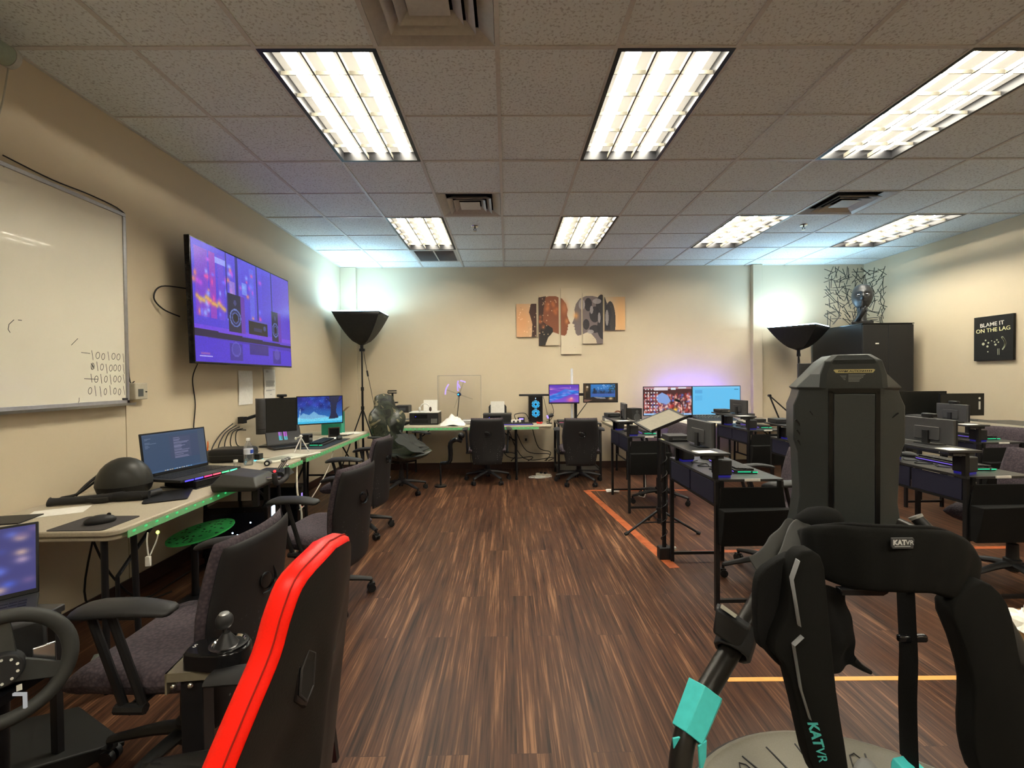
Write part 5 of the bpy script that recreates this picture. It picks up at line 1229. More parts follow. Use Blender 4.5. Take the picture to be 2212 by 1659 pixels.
t = thing('green_box', 'open green cardboard box at the far end of the left tables', 'box', (-2.05, 5.42, TZ), .15)
obj('walls', G().box(-.11, .11, -.10, -.096, 0, .26).box(-.11, .11, .096, .10, 0, .26).box(-.11, -.106, -.096, .096, 0, .26).box(.106, .11, -.096, .096, 0, .26).box(-.106, .106, -.096, .096, 0, .004), greencard, t)
obj('flap', G().prism([(.11, .26), (.17, .315), (.17, .318), (.11, .263)], -.1, .1, 'xz').box(-.10, .10, -.093, -.09, .004, .30), mat('card_brown', (.33, .22, .13), .8), t)
for k, (x, y, w, d, r) in enumerate(((-1.93, 4.98, .21, .15, .2), (-1.86, 5.42, .25, .2, .7), (-1.90, 5.30, .2, .15, -.2))):
    o = obj('paper_stack', G().box(-w / 2, w / 2, -d / 2, d / 2, 0, .004 + .003 * k), paper); o.location = (x, y, TZ + (.004 if k == 0 else 0) + (.011 if k == 2 else 0)); o.rotation_euler = (0, 0, r); tag(o, ['white papers beside the long desk mat', 'larger white paper stack near the far end of the left table', 'small pile of papers topmost of the far-end stack'][k], 'paper')
g = G()
for k in range(5): g.tube([(-2.44, 4.1 + .05 * k, 1.0 - .02 * k), (-2.46, 3.95 + .06 * k, .92), (-2.44, 3.8 + .09 * k, .80), (-2.40, 3.9 + .1 * k, .75)], .005, 6, smooth=6)
tag(obj('monitor_cables', g, cable_m), 'bundle of black cables drooping from the monitor arm to the table', 'cable')
# ---- under the left tables
t = thing('computer_tower', 'black computer tower glowing white-blue under the near left table', 'computer', (-1.99, 3.44, 0), .1)
obj('case', G().box(-.22, .22, -.10, .10, .01, .46), gloss, t, bev=.006); obj('side_panel', G().box(-.18, .20, -.102, -.1005, .06, .42), mat('tint_glass', (.01, .012, .02), .05), t)
obj('fan_light', G().box(.2205, .2225, -.03, .03, .33, .44), led_white, t); g = G()
for k in range(12): g.ell((rr.uniform(-.15, .15), -.103, rr.uniform(.1, .35)), .006, .001, .006, 6, 4)
obj('inner_lights', g, led_white, t)
t = thing('computer_tower', 'black computer tower with violet power light under the far left table', 'computer', (-2.05, 4.12, 0), 0); obj('case', G().box(-.2, .2, -.09, .09, .01, .44), gloss, t, bev=.006); obj('power_light', G().box(.2005, .202, -.01, .01, .34, .37), led_purple, t); obj('status_light', G().box(.2005, .202, -.01, .0, .24, .25), led_red, t)
t = thing('perforated_tray', 'perforated oval tray coloured with green strip light under the near left table', 'tray', (-1.95, 2.93, .0)); g = G().prism([(x, y * 1.0) for x, y in [(.14 * math.cos(a), .26 * math.sin(a)) for a in [2 * PI * k / 24 for k in range(24)]]], .42, .43, 'xy')
obj('plate', g, mat('tray_painted_glow', (.05, .55, .14), .4), t); g = G()  # green light of the led strip is put into the plate's base colour
for k in range(60): a = rr.uniform(0, 6.28); r = rr.uniform(0, .9) ** .5; g.ell((.13 * r * math.cos(a), .25 * r * math.sin(a), .4305), .007, .010, .001, 6, 4)
obj('holes', g, mat('tray_hole', (.005, .015, .008), .5), t)['kind'] = 'stuff'; obj('post', G().cyl((-.05, 0, 0), (-.05, 0, .42), .02, n=12).prism(rounded(.2, .3, .05), 0, .02, 'xy'), bmetal, t)
t = thing('cable_tag_box', 'small grey label box on the floor under the near left table', 'box', (-1.98, 2.25, 0), .5); obj('body', G().box(-.05, .05, -.03, .03, 0, .05), mat('tag_grey', (.28, .30, .27), .6), t, bev=.003)
g = G().tube([(-2.2, 2.4, .66), (-2.25, 2.6, .3), (-2.3, 2.9, .02), (-2.3, 3.3, .012), (-2.2, 3.8, .012)], .006, 6, smooth=6).tube([(-2.1, 2.35, .66), (-2.3, 2.5, .2), (-2.35, 2.8, .012), (-2.2, 3.0, .012)], .005, 6, smooth=6)
tag(obj('floor_cables', g, cable_m), 'black cables hanging below the near left table to the floor', 'cable')
g = G().tube([(-1.72, 4.55, .69), (-1.75, 4.45, .5), (-1.80, 4.2, .3), (-1.82, 4.0, .25)], .006, 6, smooth=6).tube([(-1.72, 3.75, .69), (-1.66, 3.62, .5), (-1.62, 3.6, .3), (-1.66, 3.55, .02)], .007, 6, smooth=6)
tag(obj('white_cable', g, cream), 'pale cables hanging in front of the left table edge', 'cable')

# ================================================================ BACK WALL TABLE
t = thing('heat_press', 'black heat press with raised handle at the left end of the back table', 'heat press', (-1.535, 6.45, TZ), 0)
obj('base', G().box(-.12, .14, -.16, .16, 0, .03).box(-.05, .05, -.02, .12, .03, .20), black, t, bev=.004); obj('lower_plate', G().box(-.10, .14, -.14, .10, .06, .075), white, t, bev=.003)
obj('upper_plate', G().box(-.02, .17, -.10, .12, .17, .27), black2, t, bev=.01); obj('arm', G().tube([(-.05, .05, .18), (-.07, .0, .34), (-.06, -.05, .44)], .014, 8).box(-.10, .0, -.03, .03, .30, .32).cyl((-.06, 0, .2), (-.06, 0, .3), .025, n=12), black, t)
obj('handle', G().tube([(-.12, -.06, .445), (-.12, -.06, .475), (0, -.06, .475), (0, -.06, .445), (-.12, -.06, .445)], .009, 8), black, t); obj('display', G().box(.05, .13, -.101, -.1, .20, .24), emat('press_lcd', (.25, .25, .25), .15), t)
def make_printer(label, loc, w, d, h, lid):
    t = thing('printer', label, 'printer', loc); obj('body', G().box(-w / 2, w / 2, -d / 2, d / 2, 0, h), black, t, bev=.008, seg=3)
    obj('lid', G().box(-w / 2 - .003, w / 2 + .003, -d / 2, d / 2, h, h + .012), lid, t, bev=.003); obj('control_panel', G().box(-w * .32, w * .12, -d / 2 - .002, -d / 2, h * .55, h * .88), gloss, t)
    obj('output_slot', G().box(-w * .40, w * .15, -d / 2 - .001, -d / 2 + .002, h * .15, h * .4), mat('slot_dark2', (.003, .003, .003), .7), t)
    obj('power_light', G().cyl((-w * .28, -d / 2 - .004, h * .7), (-w * .28, -d / 2 - .002, h * .7), .006, n=10), led_blue, t)
    return t
t = make_printer('black ink tank printer with a white lid, under a pair of headphones', (-1.155, 6.50, TZ), .40, .30, .165, white)
g = G()
for k in range(4): g.box(.10 + k * .022, .118 + k * .022, -.1525, -.15, .02, .085)
obj('ink_window', g, mat('ink_win', (.12, .12, .11), .3), t)
o = obj('paper_feed', G().add([(-.10, .155, .13), (.10, .155, .13), (.10, .19, .33), (-.10, .19, .33), (-.10, .158, .13), (.10, .158, .13), (.10, .193, .33), (-.10, .193, .33)], [(0, 1, 2, 3), (7, 6, 5, 4), (0, 4, 5, 1), (3, 2, 6, 7), (0, 3, 7, 4), (1, 5, 6, 2)]).xf(TR(.04, 0, 0)), paper, t)
t = thing('headphones', 'white headphones with black pads resting on the white printer lid', 'headphones', (-1.15, 6.43, TZ + .178)); g = G().tube([(-.07 * math.cos(a), .03 * math.sin(a) * 0, .03 + .085 * math.sin(a)) for a in [PI * k / 12 for k in range(13)]], .007, 8)
obj('headband', g, white, t); obj('ear_cup', G().ell((-.075, 0, .035), .018, .034, .034, 14, 10), white, t); obj('ear_cup', G().ell((.075, 0, .035), .018, .034, .034, 14, 10), mat('cup_brown', (.06, .03, .02), .4), t); 
t = thing('acrylic_guard', 'clear acrylic box guard around the hologram fan on the back table', 'acrylic box', (-.685, 6.70, TZ)); g = G().box(-.31, .31, -.10, -.096, 0, .68).box(-.31, -.306, -.096, .10, 0, .68).box(.306, .31, -.096, .10, 0, .68).box(-.306, .306, -.096, .10, .676, .68)
obj('panels', g, glassm, t); e = G()
for x in (-.309, .309): e.box(x - .003, x + .003, -.101, -.097, 0, .68)
e.box(-.31, .31, -.101, -.097, .677, .683); obj('edges', e, mat('acrylic_edge', (.55, .56, .48), .3, alpha=.5), t)
t = thing('hologram_fan', 'hologram fan with blue lit hub and lit blades inside the acrylic guard', 'fan', (-.70, 6.73, TZ)); 
obj('hub', G().cyl((0, .0, .405), (0, -.045, .405), .03, n=20).ell((0, -.045, .405), .026, .012, .026, 16, 8), mat('fan_hub', (.01, .02, .06), .3), t); obj('hub_light', G().cyl((-.01, -.056, .405), (-.01, -.058, .405), .012, n=12), led_cyan, t)
g = G()
for a in (.35, 1.92, 3.5, 5.06): g.prism([(.02, -.009), (.21, -.006), (.21, .006), (.02, .009)], -.014, -.011, 'xz', M=TR(0, -.01, .405) @ Matrix.Rotation(a, 4, 'Y'))
obj('blades', g, mat('fan_blade', (.10, .10, .10), .2, alpha=.10), t); g = G()
for a, r0, r1, n_, da in ((1.85, .06, .21, 8, -.03), (1.12, .20, .20, 5, .08), (2.40, .21, .20, 8, .10), (1.45, .1, .16, 3, .08)):
    for k in range(n_): r = r0 + (r1 - r0) * k / n_; aa = a + k * da; g.ell((r * math.cos(aa), -.026, .405 + r * math.sin(aa)), .009, .002, .009, 8, 5)
obj('blade_lights', g, led_purple, t); obj('stand', G().tube([(0, -.0, .385), (-.02, -.01, .2), (-.04, .0, .02)], .006, 8, smooth=4).box(-.10, .02, -.05, .05, 0, .015), bmetal, t)
# white cloth heap
g = G(); vs = []; fs = []; nn = 28
for j in range(nn + 1):
    for i in range(nn + 1):
        u, v = (i / nn - .5) * 2, (j / nn - .5) * 2; r = math.hypot(u, v); h = .135 * max(0, 1 - r * .9) ** .9 + (.05 * noise.noise(Vector((u * 2.6, v * 2.6, 2))) + .05 * abs(noise.noise(Vector((u * 4.5 + 3, v * 4.5, 5))))) * max(0, 1.1 - r)
        vs.append((u * .17 * (1 + .15 * noise.noise(Vector((v * 2, 1, 1)))), v * .13, max(h, .003)))
for j in range(nn):
    for i in range(nn): a = j * (nn + 1) + i; fs.append((a, a + 1, a + nn + 2, a + nn + 1))
o = obj('white_cloth', G().add(vs, fs), mat('cloth_white', (.75, .72, .68), .85), ang=180); s = o.modifiers.new('s', 'SOLIDIFY'); s.thickness = .003; s.offset = 1; o.location = (-.74, 6.26, TZ); tag(o, 'crumpled white cloth heap on the back table between the printers', 'cloth')
t = thing('silver_case', 'flat silver device behind the white cloth on the back table', 'device', (-.50, 6.45, TZ)); obj('case', G().box(-.13, .13, -.10, .08, .004, .06), alu, t, bev=.01, seg=3); obj('foot', G().box(-.12, .12, -.09, .07, 0, .004), rubber, t)
t = thing('wooden_box', 'small brown wooden box left of the second printer', 'box', (-.36, 6.28, TZ)); obj('box', G().box(-.09, .09, -.06, .06, 0, .07), woodbox, t, bev=.003); obj('lid', G().box(-.092, .092, -.062, .062, .07, .082), mat('wood_lid', (.42, .26, .12), .5), t, bev=.002)
t = make_printer('black printer with a sheet standing in its rear feeder, right one of the two', (-.14, 6.56, TZ), .40, .26, .12, black2)
obj('paper_feed', G().box(-.10, .10, .12, .123, .12, .30), paper, t); obj('feeder_back', G().prism([(-.13, .12), (.13, .12), (.13, .22), (.11, .25), (-.11, .25), (-.13, .22)], .124, .13, 'xz'), black2, t)
t = thing('power_strip', 'white power strip on the back table beside the right printer', 'power strip', (.12, 6.45, TZ), .2); obj('body', G().box(-.07, .07, -.025, .025, 0, .05), white, t, bev=.004); obj('plug', G().box(-.05, -.02, -.028, -.02, .015, .04).box(.01, .04, -.028, -.02, .015, .04), dgrey, t); obj('cord', G().tube([(.0, .0, .05), (.0, .05, .12), (.15, .07, .13), (.2, .05, .05)], .006, 6, smooth=6), black, t)
t = thing('external_drive', 'small box with a blue light behind the power strip on the back table', 'device', (.20, 6.58, TZ)); obj('box', G().box(-.05, .05, -.03, .03, 0, .075), black2, t, bev=.004); obj('blue_light', G().box(-.03, .03, -.032, -.03, .04, .06), led_purple, t)
o = dup(KB, 'black keyboard at the front edge of the back table', (.14, 6.24, TZ), PI / 2); del o['group']
t = thing('computer_tower', 'black computer tower with two glowing cyan fans on the back table', 'computer', (.405, 6.62, TZ)); obj('case', G().box(-.10, .10, -.12, .18, .008, .375), gloss, t, bev=.004); obj('feet', G().box(-.08, .08, -.1, .15, 0, .008), rubber, t)
for z in (.26, .135):
    f = obj('fan', G().lathe([(.058, 0), (.062, .003), (.058, .006)], n=32, M=TR(0, -.1205, z) @ RX(PI / 2)), black, t); g = G()
    for k in range(18):
        a = 2 * PI * k / 18
        for r in (.022, .034, .046): g.box(r - .004, r + .004, -.0022 - r * .02, .0022 + r * .02, 0, .001, M=TR(0, -.1268, z) @ RX(PI / 2) @ RZ(a))
        g.box(.050, .056, -.006, .006, 0, .001, M=TR(0, -.1268, z) @ RX(PI / 2) @ RZ(a)) if k % 3 else None
    obj('fan_light', g, led_cyan, f)
obj('logo_light', G().box(-.004, .004, -.1215, -.12, .335, .355), emat('logo_w', (.6, .8, 1), 1.5), t)
t = thing('sound_bar', 'long thin black bar lying across the top of the cyan-lit computer', 'sound bar', (.385, 6.58, TZ + .3755)); obj('bar', G().box(-.215, .215, -.035, .035, .0, .028), black2, t, bev=.01, seg=3); obj('cord', G().tube([(.13, .04, .02), (.16, .05, -.1), (.20, .0, -.3), (.21, -.1, -.365)], .004, 6, smooth=5), black, t)
t = thing('desk_microphone', 'small black microphone with a violet glow on the back table', 'microphone', (.585, 6.36, TZ)); obj('base', G().cyl((0, 0, 0), (0, 0, .01), .04, n=20), black, t); obj('stand', G().cyl((0, 0, .01), (.005, 0, .08), .006, n=8), black, t); obj('capsule', G().tube([(-.03, 0, .09), (.03, 0, .115), (.055, 0, .125)], [.02, .026, .02], 14), black2, t); obj('glow', G().tube([(-.034, -.01, .09), (-.015, -.012, .097)], .022, 12), led_purple, t)
t = obj('red_cable', G().tube([(.0 + .03 * math.cos(k * .9) * (1 + k * .02), .02 * math.sin(k * 1.3), .012 + .006 * (k % 4)) for k in range(16)], .006, 6, smooth=4), mat('red_cable_m', (.5, .03, .02), .5)); t.location = (.44, 6.27, TZ); tag(t, 'red tangled cable at the foot of the cyan-lit computer', 'cable')
# pole with two screens
t = thing('screen_pole', 'silver pole with a black arm holding the two back-wall screens', 'monitor arm', (.93, 6.56, .7553)); obj('pole', G().cyl((0, 0, .01), (0, 0, .75), .018, n=16), mat('pole_white', (.75, .76, .80), .3, .2), t); obj('base', G().box(-.07, .07, -.05, .05, 0, .01).box(.03, .07, -.02, .02, .01, .30), black, t, bev=.002); obj('crossarm', G().box(-.14, .36, -.06, -.03, .36, .40).box(-.02, .06, -.03, .02, .34, .42), black, t, bev=.003)
p = Pic(110, 66, ar=1.65); p.grad(C(90, 55, 180), C(130, 80, 200)); rr = random.Random(12)
p.poly([(0, .62), (.3, .42), (.55, .22), (.75, .3), (1, .36), (1, .44), (.7, .55), (.4, .75), (0, .95)], C(30, 110, 215), .9)
for k in range(40): x = rr.random(); p.glow(x, .68 - x * .35 + rr.uniform(-.12, .2), .07, .02, C(*rr.choice([(60, 170, 245), (20, 60, 170), (150, 200, 250), (190, 130, 220)])), .7)
for k in range(18): x = rr.random(); p.glow(x, rr.uniform(.15, .35), .12, .015, C(200, 130, 210), .5)
p.glow(.72, .85, .12, .12, C(250, 110, 130), .8).glow(.75, .75, .05, .06, C(255, 190, 160), .8).ell(.7, .14, .02, .05, C(225, 215, 245)).ell(.69, .13, .02, .05, C(100, 60, 185)).rect(0, .95, 1, 1, C(30, 20, 60), .6).glow(.06, .24, .06, .03, C(240, 160, 200), .8)
screen_on('monitor', 'left pole-mounted screen showing blue clouds in a purple sky', (.805, 6.46, 1.145), .02, .435, .275, p)
p = Pic(120, 66, C(24, 20, 18), ar=1.8); p.rect(.2, .03, .95, .75, C(30, 95, 160)).rect(.22, .03, .93, .3, C(45, 120, 190), .8)
for k in range(26): x = .24 + k * .026; h = rr.uniform(.05, .2); p.rect(x, .52 - h, x + .022, .55, C(20, 45, 80))
p.rect(.28, .25, .34, .55, C(24, 40, 60)).rect(.22, .55, .93, .68, C(60, 90, 170), .8).glow(.1, .17, .035, .06, C(255, 235, 200)).glow(.08, .3, .05, .12, C(180, 140, 90), .6).rect(0, 0, .06, 1, C(60, 45, 32)).rect(.93, 0, .97, 1, C(50, 36, 26))
for k in range(12): p.glow(rr.uniform(.3, .9), rr.uniform(.05, .3), .012, .02, C(220, 235, 245), .9)
for k in range(26): p.glow(rr.uniform(.75, .95), rr.uniform(.05, .4), .02, .03, C(20, 50, 40), .7)
p.poly([(0, .8), (.3, .72), (.6, .76), (1, .9), (1, 1), (0, 1)], C(36, 26, 24)).poly([(.28, .72), (.62, .76), (.66, .84), (.4, .82)], C(190, 190, 200), .6).glow(.8, .82, .06, .07, C(235, 200, 140), .9).poly([(0, .86), (.25, .9), (.1, 1), (0, 1)], C(110, 80, 70)).noise(.06, 3)
screen_on('monitor', 'right pole-mounted screen showing a city seen from a dark room window', (1.322, 6.46, 1.155), -.03, .49, .275, p)
tag(obj('screen_cables', G().tube([(.62, 6.50, 1.03), (.66, 6.5, .9), (.62, 6.52, .78), (.56, 6.55, .745)], .004, 6, smooth=6).tube([(1.14, 6.48, 1.03), (1.08, 6.48, .95), (.99, 6.5, .82), (.97, 6.52, .765)], .006, 6, smooth=6), cable_m), 'thin cables hanging from the two pole-mounted screens', 'cable')
t = thing('laptop_closed', 'closed dark laptop with pink edge light on the narrow black desk', 'laptop', (.83, 6.34, .7553)); obj('body', G().box(-.13, .13, -.1, .1, 0, .035), black2, t, bev=.004); obj('edge_light', G().box(-.12, .0, -.1015, -.1, .008, .012), emat('pink', (1, .2, .35), 1), t)
# headphones brown, speakers
t = thing('headphones', 'brown and black headphones at the left end of the back right table', 'headphones', (1.55, 6.40, TZ)); obj('headband', G().tube([(-.07 * math.cos(a), 0, .06 + .10 * math.sin(a)) for a in [PI * k / 12 for k in range(13)]], .010, 8), mat('brown_leather', (.12, .045, .02), .5), t); obj('ear_cup', G().ell((-.07, 0, .05), .022, .04, .05, 14, 10), black, t); obj('ear_cup', G().ell((.07, 0, .05), .022, .04, .05, 14, 10), black, t)
t = thing('white_hardware_box', 'white rounded box behind the narrow desk chair on the back right table', 'box', (1.52, 6.62, TZ), .1); obj('body', G().box(-.13, .13, -.08, .08, 0, .07), white, t, bev=.02, seg=3)
t = thing('studio_speaker', 'black studio speaker left of the ultrawide screen', 'speaker', (1.77, 6.42, TZ), .35); obj('cabinet', G().box(-.085, .085, -.09, .09, 0, .20), black, t, bev=.006); obj('woofer', G().lathe([(.055, 0), (.05, .004), (.03, -.01), (.012, -.004)], n=28, M=TR(0, -.0905, .075) @ RX(PI / 2)), dgrey, t); obj('tweeter', G().lathe([(.022, 0), (.018, .003), (.006, -.002)], n=20, M=TR(0, -.0905, .155) @ RX(PI / 2)), dgrey, t)
# ultrawide
p = Pic(220, 66, ar=3.3); rr = random.Random(31); p.rect(0, 0, .5, 1, C(70, 30, 35))
for k in range(420): p.glow(rr.uniform(0, .5), rr.uniform(.25, .95), .006 + rr.random() * .006, .02 + rr.random() * .04, C(*rr.choice([(230, 150, 130), (250, 200, 180), (180, 50, 50), (120, 40, 50), (255, 230, 220), (90, 110, 200), (60, 30, 40), (210, 90, 80)])), .9)
p.rect(0, 0, .5, .07, C(170, 120, 130)).rect(.11, .02, .25, .12, C(230, 215, 225)).rect(.28, .03, .33, .10, C(220, 230, 240)).rect(.36, .02, .44, .06, C(220, 230, 240))
p.poly([(.14, .3), (.19, .2), (.25, .3), (.28, .5), (.24, .62), (.15, .55), (.13, .42)], C(130, 160, 215)).glow(.33, .82, .02, .07, C(250, 200, 60))
for a in range(5):
    for b in range(7): p.rect(.012 + a * .03, .06 + b * .125, .026 + a * .03, .10 + b * .125, C(235, 235, 240), .85)
p.rect(0, .945, .5, 1, C(150, 190, 235)).rect(.497, 0, .507, 1, C(20, 22, 26))
p.rect(.507, 0, 1, 1, C(98, 190, 238)).rect(.51, .0, 1, .06, C(120, 195, 235)).rect(.53, .12, .61, .25, C(84, 165, 220)).rect(.53, .32, .61, .5, C(88, 175, 228), .8).rect(.94, .09, .98, .115, C(60, 130, 160)).rect(.51, .98, 1, 1, C(160, 210, 240))
t = screen_on('ultrawide_monitor', 'very wide screen with a busy crowd picture on its left half, back right table', (2.68, 6.62, 1.021), -.02, 1.41, .43, p); obj('stand', G().box(-.03, .03, .03, .06, -.25, 0).box(-.15, .15, -.03, .12, -.279, -.265), black, t)
obj('backlight', G().box(-.35, .60, .041, .045, .1, .19), emat('backlight_violet', (.10, .06, 1.0), 26), t)
t = thing('piano_keyboard', 'long keyboard controller with white keys in front of the ultrawide screen', 'musical keyboard', (2.13, 6.20, TZ), .05); obj('body', G().box(-.30, .30, -.10, .10, 0, .05), white, t, bev=.005); g = G()
for k in range(24): g.box(-.28 + k * .0235, -.259 + k * .0235, -.09, .03, .05, .056)
obj('white_keys', g, paper, t); g = G()
for k in range(23):
    if k % 7 not in (2, 6): g.box(-.263 + k * .0235, -.251 + k * .0235, -.02, .03, .056, .066)
obj('black_keys', g, black, t)
t = thing('audio_mixer', 'black audio mixer with white front edge below the ultrawide screen', 'mixer', (2.85, 6.25, TZ), 0); obj('body', G().prism([(-.13, 0), (.13, 0), (.13, .09), (-.13, .04)], -.26, .26, 'yz'), black2, t, bev=.004); obj('front_edge', G().box(-.26, .26, -.133, -.130, .004, .035), white, t); g = G()
for k in range(12):
    for r in range(3): g.cyl((-.22 + k * .04, -.02 + r * .05, .065 + r * .008), (-.22 + k * .04, -.02 + r * .05, .085 + r * .010), .007, n=8)
obj('knobs', g, grey, t)
t = thing('gooseneck_microphone', 'thin gooseneck microphone in front of the crowd picture', 'microphone', (2.42, 6.28, TZ)); obj('base', G().cyl((0, 0, 0), (0, 0, .02), .045, n=20), black, t); obj('neck', G().tube([(0, 0, .02), (.0, 0, .15), (-.02, -.02, .25), (-.07, -.05, .30)], .005, 8, smooth=5), black, t); obj('capsule', G().tube([(-.07, -.05, .30), (-.13, -.07, .32)], [.016, .02], 12), black, t)
# boom arm + mic
t = thing('boom_arm_microphone', 'black boom arm with a large microphone at the right end of the back table', 'microphone', (3.76, 6.30, TZ)); obj('clamp', G().box(-.03, .03, -.03, .03, 0, .05), black, t)
g = G()
for o_ in (-.010, .010): g.tube([(0, o_, .05), (-.13, o_, .36)], .006, 6).tube([(-.13, o_, .36), (.14, o_, .12)], .006, 6)
obj('arm', g, black, t); obj('joint', G().cyl((-.13, -.02, .36), (-.13, .02, .36), .018, n=14), black, t); obj('microphone', G().ell((.23, 0, .20), .035, .035, .06, 16, 10).cyl((.23, 0, .02), (.23, 0, .16), .028, n=16), black2, t); obj('shock_mount', G().tube([(.14, 0, .12), (.17, 0, .14), (.20, 0, .13)], .014, 8).tube([(.20 + .045 * math.cos(a), .045 * math.sin(a), .11) for a in [2 * PI * k / 12 for k in range(13)]], .005, 6), black, t)
for k, (x, y, w, d, h, l, m) in enumerate(((3.42, 6.2, .16, .10, .05, 'small black box at the right end of the audio mixer', black), (3.93, 6.22, .20, .14, .03, 'flat black device on the table beside the black cabinet', black2), (3.45, 6.5, .12, .1, .10, 'squat dark box behind the flat device near the right-hand softbox', dgrey))):
    t = thing('desk_device', l, 'device', (x, y, TZ)); obj('case', G().box(-w / 2, w / 2, -d / 2, d / 2, .003, h), m, t, bev=.004); obj('foot', G().box(-w / 2 + .01, w / 2 - .01, -d / 2 + .01, d / 2 - .01, 0, .003), rubber, t)
# things on/around right side
def big_screen(label, x, y, z0, w, h, rz):
    t = thing('dark_screen', label, 'monitor', (x, y, z0), rz); obj('bezel', G().box(-w / 2, w / 2, 0, .02, .05, .05 + h), gloss, t, bev=.003); obj('screen', G().box(-w / 2 + .012, w / 2 - .012, -.001, 0, .062, .04 + h), mat('screen_off2', (.015, .015, .014), .25), t); obj('stand', G().box(-.03, .03, .005, .04, .0, .1).box(-.12, .12, -.06, .12, 0, .008), black, t); return t
t = thing('corner_desk', 'black desk in the right corner under two dark screens', 'desk', (4.92, 5.30, 0)); obj('desktop', G().box(-.42, .45, -.35, .25, .84, .86), deskblack, t)
for sx in (-.39, .42):
    for sy in (-.32, .22): obj('leg', G().box(sx - .015, sx + .015, sy - .015, sy + .015, 0, .84), deskframe, t)
big_screen('larger dark screen partly hidden by the treadmill tower, right corner desk', 4.86, 5.30, .8603, .56, .27, .0)
t = big_screen('dark screen with a white sticker strip near the right wall', 5.08, 5.06, .8603, .50, .25, .0)
obj('sticker', G().box(.185, .205, -.002, -.001, .12, .21).cyl((.195, -.002, .245), (.195, -.001, .245), .012, n=16), white, t)
# music stand with tilted tray
t = thing('music_stand', 'black tripod stand with a tilted tray beside the nearest middle desk', 'stand', (1.345, 4.05, 0), 0)
obj('pole', G().cyl((0, 0, .12), (0, 0, .98), .017, n=12), bmetal, t)
for a in (PI + .25, -.25, PI / 2): l = obj('leg', G().cyl((0, 0, .20), (.33 * math.cos(a), .33 * math.sin(a), .012), .011, n=10), bmetal, t); obj('foot', G().cyl((.31 * math.cos(a), .31 * math.sin(a), .02), (.34 * math.cos(a), .34 * math.sin(a), .01), .015, n=10), rubber, l); obj('strut', G().cyl((0, 0, .09), (.18 * math.cos(a), .18 * math.sin(a), .095), .006, n=6), bmetal, l)
obj('collar', G().cyl((0, 0, .17), (0, 0, .22), .028, n=12).cyl((0, 0, .08), (0, 0, .12), .024, n=12), black, t)
MTt = TR(.02, 0, 1.0) @ RZ(.3) @ RY(-.30) @ RX(.28)
tr = obj('tray', G().box(-.20, .20, -.12, .12, -.012, .0, M=MTt).box(-.20, .20, -.125, -.118, 0, .02, M=MTt), black2, t, bev=.002); obj('tray_pad', G().box(-.185, .17, -.11, .10, .0, .002, M=MTt), mat('tray_pad_m', (.20, .18, .14), .5), tr)
t = thing('cable_post', 'black upright post wrapped in thin cables at the far corner of the nearest middle desk', 'post', (1.185, 3.46, 0)); obj('post', G().cyl((0, 0, .0), (0, 0, .90), .016, n=12), bmetal, t); g = G()
g.tube([(.022 * math.cos(k * .9), .022 * math.sin(k * .9), .1 + .016 * k) for k in range(44)], .004, 6, smooth=2); obj('cable_wrap', g, cable_m, t); obj('foot_box', G().box(-.045, .055, -.035, .035, 0, .09), black, t, bev=.006); obj('white_connector', G().box(.055, .09, -.01, .01, .07, .085), white, t)
# power strips, tangles on the floor
g = G(); rr = random.Random(15)
for k in range(3):
    x, y = .25 + rr.uniform(-.1, .25), 6.35 + rr.uniform(-.05, .1); pts = [(x + .12 * math.cos(a * 1.1 + k), y + .07 * math.sin(a * 1.3 + k), .006 + .003 * (k % 3)) for a in range(9)]; g.tube(pts, .0035, 6, smooth=5)
tag(obj('white_cable_tangle', g, white), 'tangle of white cables on the floor under the back wall table end', 'cable')
t = thing('power_strip', 'white power strip on the floor under the back table end', 'power strip', (.50, 6.40, 0), -.5); obj('body', G().box(-.11, .11, -.025, .025, 0, .035), cream, t, bev=.004); obj('plugs', G().box(-.05, -.02, -.015, .015, .035, .06).box(.01, .04, -.015, .015, .035, .06), black, t)
g = G()
for k in range(4): pts = [(1.25 + .07 * math.cos(a * 1.4 + k), 5.45 + .05 * math.sin(a * 1.1 + k), .006 + .02 * abs(math.sin(a + k))) for a in range(10)]; g.tube(pts, .005, 6, smooth=5)
g.tube([(1.56, 5.2, .7), (1.55, 5.15, .4), (1.57, 5.2, .2), (1.56, 5.2, .01), (1.5, 5.3, .008)], .006, 6, smooth=5)
tag(obj('white_cable_tangle', g, white), 'tangle of white cables on the floor at the second middle desk', 'cable')
rr = random.Random(22); g = G()
for (x0, x1, d) in ((-.55, .1, .32), (-.2, .35, .42), (.1, .6, .35), (.0, .65, .45), (.35, .62, .3)):
    g.tube([(x0, 6.5, .68), (x0 + (x1 - x0) * .35, 6.55, .68 - d), (x1, 6.6, .45 - d * .5), (x1 - .05, 6.75, .15)], .006, 6, smooth=6)
g.tube([(-.55, 6.93, .02), (-.56, 6.9, .3), (-.53, 6.85, .55), (-.50, 6.7, .68)], .004, 6, smooth=5).tube([(-.38, 6.93, .02), (-.38, 6.9, .3), (-.35, 6.85, .55), (-.33, 6.7, .68)], .004, 6, smooth=5)
tag(obj('hanging_cables', g, cable_m), 'black cables drooping under the back wall table', 'cable')
